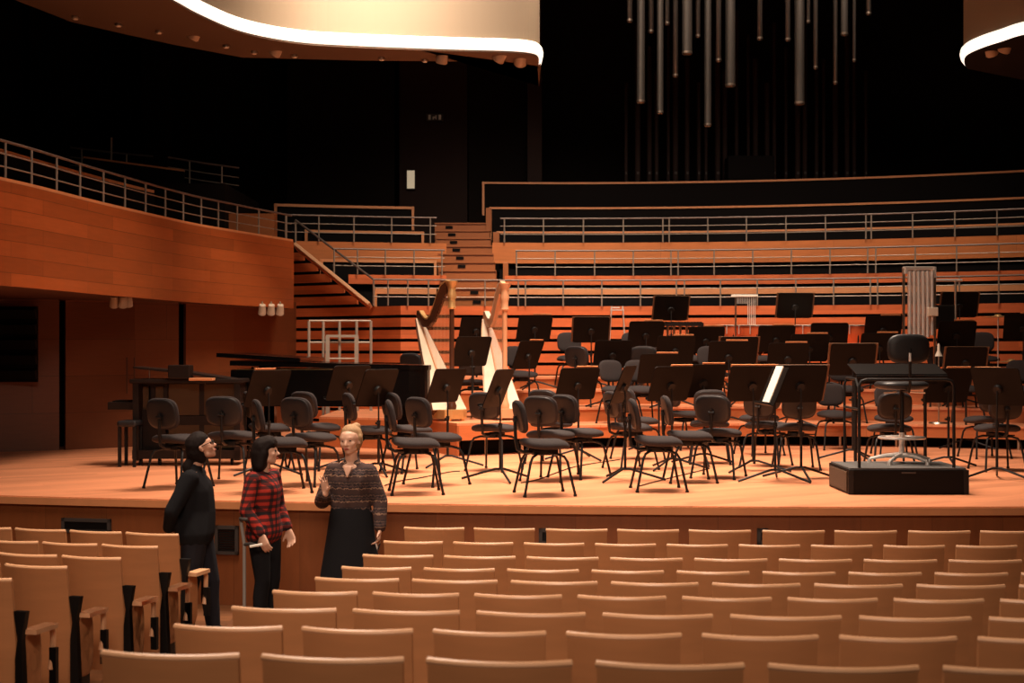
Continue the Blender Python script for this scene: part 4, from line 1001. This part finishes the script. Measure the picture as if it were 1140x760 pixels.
# ------------------------------------------------------------------ people
def remesh(o, vox=.009, sm=4):
    r = o.modifiers.new('r', 'REMESH'); r.mode = 'VOXEL'; r.voxel_size = vox; r.use_smooth_shade = True
    s = o.modifiers.new('s', 'SMOOTH'); s.iterations = sm; s.factor = .5
    return o
def tintmat(name, nodes_fn, rough=.9):
    m = bpy.data.materials.new(name); m.use_nodes = True; nt = m.node_tree; b = nt.nodes['Principled BSDF']; b.inputs['Roughness'].default_value = rough
    nodes_fn(nt, b); return m
def plaid(nt, b):
    tc = nt.nodes.new('ShaderNodeTexCoord'); sp = nt.nodes.new('ShaderNodeSeparateXYZ'); nt.links.new(tc.outputs['Object'], sp.inputs[0])
    def stripe(sock, per, duty):
        a = nt.nodes.new('ShaderNodeMath'); a.operation = 'DIVIDE'; a.inputs[1].default_value = per; nt.links.new(sock, a.inputs[0])
        f = nt.nodes.new('ShaderNodeMath'); f.operation = 'FRACT'; nt.links.new(a.outputs[0], f.inputs[0])
        g = nt.nodes.new('ShaderNodeMath'); g.operation = 'LESS_THAN'; g.inputs[1].default_value = duty; nt.links.new(f.outputs[0], g.inputs[0]); return g.outputs[0]
    ad0 = nt.nodes.new('ShaderNodeMath'); ad0.operation = 'ADD'; nt.links.new(sp.outputs['X'], ad0.inputs[0]); nt.links.new(sp.outputs['Y'], ad0.inputs[1])
    a = stripe(ad0.outputs[0], .052, .5); c = stripe(sp.outputs['Z'], .052, .5)
    ad = nt.nodes.new('ShaderNodeMath'); ad.operation = 'ADD'; nt.links.new(a, ad.inputs[0]); nt.links.new(c, ad.inputs[1])
    r = nt.nodes.new('ShaderNodeValToRGB'); r.color_ramp.interpolation = 'CONSTANT'; e = r.color_ramp.elements
    e[0].position = 0; e[0].color = (.40, .022, .010, 1); e[1].position = .34; e[1].color = (.09, .007, .005, 1); x = e.new(.67); x.color = (.012, .006, .008, 1)
    dv = nt.nodes.new('ShaderNodeMath'); dv.operation = 'DIVIDE'; dv.inputs[1].default_value = 2; nt.links.new(ad.outputs[0], dv.inputs[0])
    nt.links.new(dv.outputs[0], r.inputs[0]); nt.links.new(r.outputs[0], b.inputs['Base Color'])
def knit(nt, b):
    tc = nt.nodes.new('ShaderNodeTexCoord'); sp = nt.nodes.new('ShaderNodeSeparateXYZ'); nt.links.new(tc.outputs['Object'], sp.inputs[0])
    n = nt.nodes.new('ShaderNodeTexNoise'); n.inputs['Scale'].default_value = 55; nt.links.new(tc.outputs['Object'], n.inputs['Vector'])
    m1 = nt.nodes.new('ShaderNodeMath'); m1.operation = 'MULTIPLY'; m1.inputs[1].default_value = .045; nt.links.new(n.outputs['Fac'], m1.inputs[0])
    ad = nt.nodes.new('ShaderNodeMath'); ad.operation = 'ADD'; nt.links.new(sp.outputs['Z'], ad.inputs[0]); nt.links.new(m1.outputs[0], ad.inputs[1])
    dv = nt.nodes.new('ShaderNodeMath'); dv.operation = 'DIVIDE'; dv.inputs[1].default_value = .105; nt.links.new(ad.outputs[0], dv.inputs[0])
    fr = nt.nodes.new('ShaderNodeMath'); fr.operation = 'FRACT'; nt.links.new(dv.outputs[0], fr.inputs[0])
    r = nt.nodes.new('ShaderNodeValToRGB'); e = r.color_ramp.elements; r.color_ramp.interpolation = 'CONSTANT'
    e[0].position = 0; e[0].color = (.05, .024, .02, 1); e[1].position = .35; e[1].color = (.26, .15, .10, 1)
    for p, c in ((.43, (.02, .012, .014, 1)), (.55, (.09, .05, .045, 1)), (.66, (.022, .013, .014, 1)), (.78, (.14, .08, .06, 1)), (.86, (.03, .016, .016, 1))): x = e.new(p); x.color = c
    nt.links.new(fr.outputs[0], r.inputs[0]); nt.links.new(r.outputs[0], b.inputs['Base Color'])
M['plaid'] = tintmat('red_plaid', plaid); M['knit'] = tintmat('striped_knit', knit)
M['blackcloth'] = mat('black_cloth', (.010, .010, .012), .95, spec=.2); M['denim'] = mat('navy_denim', (.006, .006, .012), .9, bump=.2, scale=80)
M['hair_dark'] = mat('dark_hair', (.010, .005, .004), .7, bump=.6, scale=60, spec=.2, stretch=(3, 3, .4)); M['hair_blond'] = mat('blond_hair', (.42, .25, .12), .7, bump=.6, scale=60, stretch=(3, 3, .4))
M['skin_pale'] = mat('pale_skin', (.74, .44, .31), .5); M['lips'] = mat('lips', (.45, .10, .08), .5); M['eye'] = mat('eye_white', (.7, .6, .55), .3); M['iris'] = mat('iris', (.02, .015, .012), .3)
V = Vector
def hand(m, wrist, dirv, palm_n, thumb_side, curl=.3, L=.17, spread=.12):
    """adds palm and five separate fingers to mesh builder m"""
    dirv = dirv.normalized(); palm_n = (palm_n - dirv * palm_n.dot(dirv)).normalized(); side = dirv.cross(palm_n).normalized() * thumb_side
    p0 = wrist + dirv * .015; p1 = wrist + dirv * .085
    m.hull((p0 + side * .018, .016), (p0 - side * .018, .015), (p1 + side * .030, .013), (p1 - side * .032, .012))
    for k, (o_, ln) in enumerate(((.031, .070), (.011, .078), (-.011, .073), (-.031, .058))):
        b0 = p1 + side * o_; dr_ = (dirv + side * spread * (1.5 - k) * .7).normalized()
        cur = curl; prev = b0; segs = (.45, .32, .23); 
        for j, f in enumerate(segs):
            dr_ = (dr_ * math.cos(cur) + palm_n * math.sin(cur)).normalized(); nx = prev + dr_ * ln * f
            m.hull((prev, .0095 - j * .0008), (nx, .0088 - j * .0009)); prev = nx
    tb = p0 + side * .026 + dirv * .015; td = (dirv * .6 + side * .8 + palm_n * .25).normalized(); t1 = tb + td * .038; t2 = t1 + (td + dirv * .5).normalized() * .03
    m.hull((tb, .015), (t1, .011)); m.hull((t1, .011), (t2, .009))
def head(m, c, s=1.0, up=V((0, 0, 1)), fw=V((0, 1, 0))):
    rt = fw.cross(up).normalized()
    def P(x, y, z): return c + (rt * x + fw * y + up * z) * s
    m.hull((P(0, -.015, .035), .088 * s), (P(0, .02, .03), .080 * s)); m.hull((P(0, .02, .02), .074 * s), (P(0, .045, -.06), .042 * s)); m.hull((P(0, .060, -.085), .022 * s), (P(.03, .02, -.06), .03 * s), (P(-.03, .02, -.06), .03 * s))
    m.hull((P(0, .088, .012), .010 * s), (P(0, .112, -.022), .012 * s)); m.hull((P(.011, .098, -.026), .008 * s), (P(-.011, .098, -.026), .008 * s))
    m.hull((P(.035, .083, .035), .012 * s), (P(-.035, .083, .035), .012 * s)); m.hull((P(.018, .085, -.055), .009 * s), (P(-.018, .085, -.055), .009 * s))
    for sg in (-1, 1):
        m.hull((P(sg * .083, -.005, .015), .014 * s), (P(sg * .08, .0, -.022), .010 * s)); m.hull((P(sg * .042, .062, -.015), .026 * s), (P(sg * .035, .06, -.03), .024 * s))
    return P
def figure(name, label, loc, yaw, H, J, build):
    t = empty(name, label, 'person', loc, R(yaw - 90)); build(t, H / 1.70); return t
def limb(m, pts, rs):
    for (a, ra), (b, rb) in zip(zip(pts, rs), list(zip(pts, rs))[1:]): m.hull((V(a), ra), (V(b), rb))

def base_legs(m, s, off=(0, 0), ext=0, feet=True, spread=.0):
    for sg, dy in ((-1, off[0]), (1, off[1])):
        hip = V((sg * .088, 0, .90)) * s; kn = V((sg * (.095 + spread), .03 + dy * .5, .49)) * s; an = V((sg * (.10 + spread * 1.5), -.01 + dy, .09)) * s
        m.hull((hip, .092 * s + ext), (kn, .056 * s + ext)); m.hull((kn, .056 * s + ext), (kn.lerp(an, .35) + V((0, -.012, 0)), .055 * s + ext)); m.hull((kn.lerp(an, .35) + V((0, -.012, 0)), .055 * s + ext), (an, .036 * s + ext))
        if feet: m.hull((an + V((0, -.02, -.045)), .032 * s), (an + V((0, .15, -.06)), .028 * s), (an, .036 * s))

# woman 1: black sweater, arms behind her back, looking up to the right
def p1(t, s):
    m = MB(); lean = V((0, -.00, 0))
    base_legs(m, s, (.13, -.13), 0, False)
    m.hull((V((-.07, 0, .93)) * s, .1), (V((.07, 0, .93)) * s, .1), (V((0, 0, 1.08)) * s, (.12, .09, .08))); m.hull((V((0, 0, 1.08)) * s, (.125, .09, .08)), (V((0, -.01, 1.28)) * s, (.15, .10, .12)), (V((0, -.02, 1.36)) * s, (.15, .07, .06)))
    m.hull((V((0, -.03, 1.40)) * s, .055), (V((0, .01, 1.49)) * s, .050))
    hc = V((0, .045, 1.585)) * s; fw = V((-.12, .88, .46)).normalized(); up = V((0, -.46, .88)); up = (up - fw * up.dot(fw)).normalized(); P = head(m, hc, s * .98, up, fw)
    for sg in (-1, 1):
        sh = V((sg * .165, -.02, 1.37)) * s; el = V((sg * .23, -.14, 1.10)) * s; wr = V((sg * .06, -.20, .93)) * s
        limb(m, (sh, el, wr), (.048, .036, .026)); hand(m, wr, V((-sg * .8, 0, -.4)), V((0, -1, .2)), sg, .3)
    remesh(m.build('body', 'skin', t), .008)
    m = MB(); m.hull((V((-.07, -.01, .90)) * s, .145), (V((.07, -.01, .90)) * s, .145), (V((0, -.01, 1.08)) * s, (.165, .16, .10))); m.hull((V((0, -.01, 1.06)) * s, (.165, .16, .08)), (V((0, -.02, 1.25)) * s, (.18, .155, .13)), (V((0, -.03, 1.36)) * s, (.16, .10, .055)))
    m.hull((V((0, -.03, 1.38)) * s, .075), (V((0, -.015, 1.43)) * s, .062))
    for sg in (-1, 1):
        sh = V((sg * .165, -.02, 1.36)) * s; el = V((sg * .24, -.15, 1.10)) * s; wr = V((sg * .09, -.21, .95)) * s
        limb(m, (sh, el, wr), (.07, .062, .048))
    remesh(m.build('sweater', 'blackcloth', t), .011)
    m = MB(); base_legs(m, s, (.13, -.13), .022, False); m.hull((V((-.07, 0, .92)) * s, .108), (V((.07, 0, .92)) * s, .108)); remesh(m.build('jeans', 'denim', t), .011)
    for sg, dy in ((-1, .13), (1, -.13)):
        m = MB(); an = V((sg * .10 * s, (-.01 + dy) * s, .0)); m.hull((an + V((0, -.03, .05)), .04), (an + V((0, .15, .035)), .034), (an + V((0, 0, .09)), .045)); remesh(m.build('shoe', 'blackplate', t), .011)
    m = MB(); m.hull((P(0, -.03, .05), .098 * s), (P(0, .0, .065), .092 * s)); m.hull((P(0, -.06, .0), .085 * s), (P(0, -.05, -.05), .065 * s)); m.hull((P(0, -.10, -.03), .04), (P(0, -.17, -.08), .05)); m.hull((P(0, -.17, -.08), .05), (P(0, -.21, -.22), .04)); m.hull((P(0, -.21, -.22), .04), (P(0, -.20, -.34), .015))
    remesh(m.build('hair', 'hair_dark', t), .009)
    m = MB()
    for sg in (-1, 1): m.tube([P(sg * .034 + .024 * math.cos(a), .104, .012 + .018 * math.sin(a)) for a in [2 * PI * k / 14 for k in range(14)]], .004, 6, close=True); m.seg(P(sg * .058, .10, .015), P(sg * .088, .0, .018), .003)
    m.seg(P(-.012, .108, .016), P(.012, .108, .016), .003); m.build('glasses', 'black', t)
    for sg in (-1, 1): m = MB(); m.ell(P(sg * .033, .082, .008), (.012,) * 3); m.build('eye', 'iris', t, True)
    m = MB(); m.ell(P(0, .092, -.055), (.02, .006, .008)); m.build('lips', 'lips', t, True)
figure('person', 'woman with dark ponytail and glasses in a black sweater, arms behind her back', (X(219, 11.25), 11.25, FLOORZ), 2, 1.64, None, p1)

# woman 2: red plaid shirt, crutch
def p2(t, s):
    m = MB(); base_legs(m, s, (0, .03), 0, False)
    m.hull((V((-.07, 0, .93)) * s, .1), (V((.07, 0, .93)) * s, .1), (V((0, 0, 1.08)) * s, (.12, .09, .08))); m.hull((V((0, 0, 1.08)) * s, (.125, .09, .08)), (V((0, 0, 1.28)) * s, (.15, .10, .12)), (V((0, -.01, 1.36)) * s, (.15, .07, .06)))
    m.hull((V((0, -.02, 1.40)) * s, .052), (V((0, .0, 1.49)) * s, .048))
    hc = V((0, .02, 1.585)) * s; up = V((.0, -.05, 1)).normalized(); fw = V((-.45, .89, .05)).normalized(); P = head(m, hc, s * .98, up, fw)
    arms = {-1: (V((-.165, -.01, 1.365)), V((-.235, .0, 1.10)), V((-.20, .12, .90))), 1: (V((.165, -.01, 1.365)), V((.235, -.03, 1.10)), V((.20, .10, .90)))}
    for sg, (sh, el, wr) in arms.items():
        limb(m, (sh * s, el * s, wr * s), (.046, .036, .025)); hand(m, wr * s, V((0, .35, -.9)), V((-sg, 0, 0)), -1 if sg > 0 else 1, .45)
    remesh(m.build('body', 'skin_pale', t), .008)
    m = MB(); m.hull((V((-.08, 0, .89)) * s, .115), (V((.08, 0, .89)) * s, .115), (V((0, 0, 1.08)) * s, (.145, .115, .10))); m.hull((V((0, 0, 1.06)) * s, (.145, .115, .08)), (V((0, 0, 1.26)) * s, (.168, .128, .12)), (V((0, -.01, 1.37)) * s, (.155, .08, .05)))
    m.hull((V((-.04, -.01, 1.40)) * s, .04), (V((.04, -.01, 1.40)) * s, .04), (V((0, -.04, 1.43)) * s, .045))
    for sg, (sh, el, wr) in arms.items(): limb(m, (sh * s, el * s, (el.lerp(wr, .88)) * s), (.067, .058, .046))
    remesh(m.build('plaid_shirt', 'plaid', t), .011)
    m = MB(); base_legs(m, s, (0, .03), .012, False); m.hull((V((-.07, 0, .92)) * s, .106), (V((.07, 0, .92)) * s, .106)); remesh(m.build('trousers', 'blackcloth', t), .011)
    for sg, dy in ((-1, 0), (1, .03)):
        m = MB(); an = V((sg * .10 * s, (-.01 + dy) * s, .0)); m.hull((an + V((0, -.03, .05)), .04), (an + V((0, .15, .035)), .034), (an + V((0, 0, .09)), .045)); remesh(m.build('shoe', 'blackplate', t), .011)
    m = MB(); m.hull((P(0, -.025, .045), .098 * s), (P(0, .025, .07), .082 * s)); m.hull((P(0, -.05, .0), .09 * s), (P(0, -.06, -.10), .075 * s)); m.hull((P(.05, -.02, .0), .05), (P(.06, -.05, -.12), .04)); m.hull((P(-.05, -.04, .0), .05), (P(-.06, -.06, -.12), .04)); m.hull((P(0, -.07, -.10), .06), (P(0, -.08, -.20), .03))
    m.hull((P(-.05, .065, .075), .022), (P(.05, .065, .075), .022), (P(0, .08, .065), .018))
    remesh(m.build('hair', 'hair_dark', t), .009)
    for sg in (-1, 1): m = MB(); m.ell(P(sg * .033, .080, .010), (.012,) * 3); m.build('eye', 'iris', t, True)
    m = MB(); m.ell(P(0, .092, -.055), (.02, .006, .008)); m.build('lips', 'lips', t, True)
p2o = figure('person', 'dark-haired woman in a red and black plaid shirt looking right', (X(294, 11.5), 11.5, FLOORZ), -22, 1.59, None, p2)
# crutch, phone
d = 11.3; t = empty('crutch', 'grey forearm crutch standing beside the plaid-shirted woman', 'crutch', (X(272, d), d, FLOORZ))
zc = Z(577, d) - FLOORZ; zh = Z(606, d) - FLOORZ
MB().seg((0, 0, .02), (0, 0, zh), .014).build('lower_tube', 'crutchgrey', t, True); MB().seg((0, 0, zh), (-.03, 0, zc), .014).build('upper_tube', 'crutchgrey', t, True)
MB().seg((0, 0, 0), (0, 0, .04), .02).build('rubber_tip', 'black', t, True); MB().tube([(0, 0, zh), (.05, -.03, zh + .01), (.10, -.05, zh)], .014).build('hand_grip', 'greymetal', t, True)
m = MB(); m.tube([(-.03 + .05 * math.cos(a) + .05, .05 * math.sin(a), zc) for a in [PI * (.4 + 1.2 * k / 10) for k in range(11)]], .015, 7); m.build('forearm_cuff', 'greymetal', t, True)
tag(MB().box((X(285, 11.2), 11.2, Z(607, 11.2)), (.10, .03, .018), Matrix.Rotation(R(-10), 3, 'Y'), bev=.004).build('phone', 'white'), 'pale phone held in the hand of the plaid-shirted woman', 'phone')

# woman 3: striped sweater, long black skirt
def p3(t, s):
    m = MB(); base_legs(m, s, (0, 0), 0, False)
    m.hull((V((-.07, 0, .93)) * s, .1), (V((.07, 0, .93)) * s, .1), (V((0, 0, 1.08)) * s, (.13, .09, .08))); m.hull((V((0, 0, 1.08)) * s, (.13, .09, .08)), (V((0, 0, 1.27)) * s, (.155, .11, .12)), (V((0, -.01, 1.36)) * s, (.15, .07, .06)))
    m.hull((V((0, -.02, 1.40)) * s, .054), (V((0, .01, 1.49)) * s, .050)); m.hull((V((-.03, .04, 1.36)) * s, .04), (V((.03, .04, 1.36)) * s, .04), (V((0, .045, 1.30)) * s, .04))
    hc = V((0.0, .025, 1.585)) * s; fw = V((.18, .98, -.04)).normalized(); up = V((.06, .02, 1)); up = (up - fw * up.dot(fw)).normalized(); P = head(m, hc, s, up, fw)
    R_ = (V((.15, -.01, 1.335)), V((.245, .02, 1.08)), V((.165, .22, 1.16))); L_ = (V((-.15, -.01, 1.335)), V((-.245, -.02, 1.08)), V((-.26, .06, .86)))
    limb(m, [p * s for p in R_], (.05, .04, .027)); hand(m, R_[2] * s, V((.05, .15, .95)), V((.5, .8, .3)), 1, .18, spread=.35)
    limb(m, [p * s for p in L_], (.05, .04, .027)); hand(m, L_[2] * s, V((0.05, .2, -.95)), V((1, .2, 0)), -1, .6)
    remesh(m.build('body', 'skin_pale', t), .0075)
    m = MB(); m.hull((V((-.06, 0, .99)) * s, .115), (V((.06, 0, .99)) * s, .115), (V((0, 0, 1.10)) * s, (.165, .13, .10))); m.hull((V((0, 0, 1.08)) * s, (.165, .13, .08)), (V((0, .0, 1.25)) * s, (.175, .14, .13)), (V((0, -.015, 1.37)) * s, (.155, .075, .045)))
    for sg in (-1, 1): m.hull((V((sg * .05, .02, 1.385)) * s, .035), (V((sg * .03, -.05, 1.42)) * s, .035))
    limb(m, [V((.15, -.01, 1.335)) * s, R_[1] * s, R_[1].lerp(R_[2], .85) * s], (.075, .068, .05)); limb(m, [V((-.15, -.01, 1.325)) * s, L_[1] * s, L_[1].lerp(L_[2], .92) * s], (.075, .064, .052))
    remesh(m.build('sweater', 'knit', t), .011)
    m = MB(); m.hull((V((-.028, .118, 1.375)) * s, .012), (V((.028, .118, 1.375)) * s, .012), (V((0, .142, 1.30)) * s, .008)); m.build('neckline', 'skin_pale', t, True)
    m = MB(); n = 36; prof = [(.17, 1.03), (.185, .95), (.205, .80), (.235, .60), (.265, .40), (.29, .16)]; rings = []
    for r_, z in prof:
        rings.append([m.bm.verts.new((math.cos(2 * PI * k / n) * r_ * s * (1 + .035 * math.sin(9 * 2 * PI * k / n) * (1.1 - z)), math.sin(2 * PI * k / n) * r_ * s * .78 * (1 + .035 * math.sin(9 * 2 * PI * k / n) * (1.1 - z)), z * s)) for k in range(n)])
    for a, b in zip(rings, rings[1:]):
        for k in range(n): m.bm.faces.new((a[k], a[(k + 1) % n], b[(k + 1) % n], b[k]))
    m.bm.faces.new(rings[0]); m.bm.faces.new(rings[-1][::-1]); m.build('skirt', 'blackcloth', t, True)
    for sg in (-1, 1):
        m = MB(); an = V((sg * .10 * s, -.01, .0)); m.hull((an + V((0, -.03, .05)), .04), (an + V((0, .15, .035)), .034), (an + V((0, 0, .09)), .045)); remesh(m.build('shoe', 'blackplate', t), .011)
    m = MB(); m.hull((P(0, -.035, .045), .095 * s), (P(0, -.01, .062), .085 * s)); m.hull((P(0, -.05, .0), .088 * s), (P(0, -.05, -.03), .07 * s)); m.ell(P(-.03, -.07, .118), (.04, .04, .034)); m.hull((P(-.075, -.01, .03), .03), (P(-.078, -.015, -.02), .018)); m.hull((P(.075, -.01, .03), .03), (P(.078, -.015, -.02), .018))
    remesh(m.build('hair', 'hair_blond', t), .009)
    for sg in (-1, 1):
        m = MB(); m.ell(P(sg * .033, .081, .010), (.012, .009, .007)); e = m.build('eye', 'iris', t, True)
    m = MB(); m.ell(P(0, .094, -.055), (.022, .006, .008)); m.build('lips', 'lips', t, True)
figure('person', 'blonde woman in a striped brown sweater and long black skirt, one hand raised', (X(391, 11.75), 11.75, FLOORZ), -97, 1.67, None, p3)
t = empty('keys', 'small dark bunch of keys in the lowered hand of the blonde woman', 'keys', (X(421, 11.62), 11.60, Z(607, 11.6)))
m = MB(); m.tube([(.018 * math.cos(2 * PI * k / 12), 0, .018 * math.sin(2 * PI * k / 12) + .03) for k in range(12)], .003, 5, close=True); m.build('key_ring', 'steel', t)
for k in (-1, 1): MB().box((k * .008, 0, -.01), (.012, .004, .06), Matrix.Rotation(k * .3, 3, 'Y')).build('key', 'chrome' if k < 0 else 'black', t)
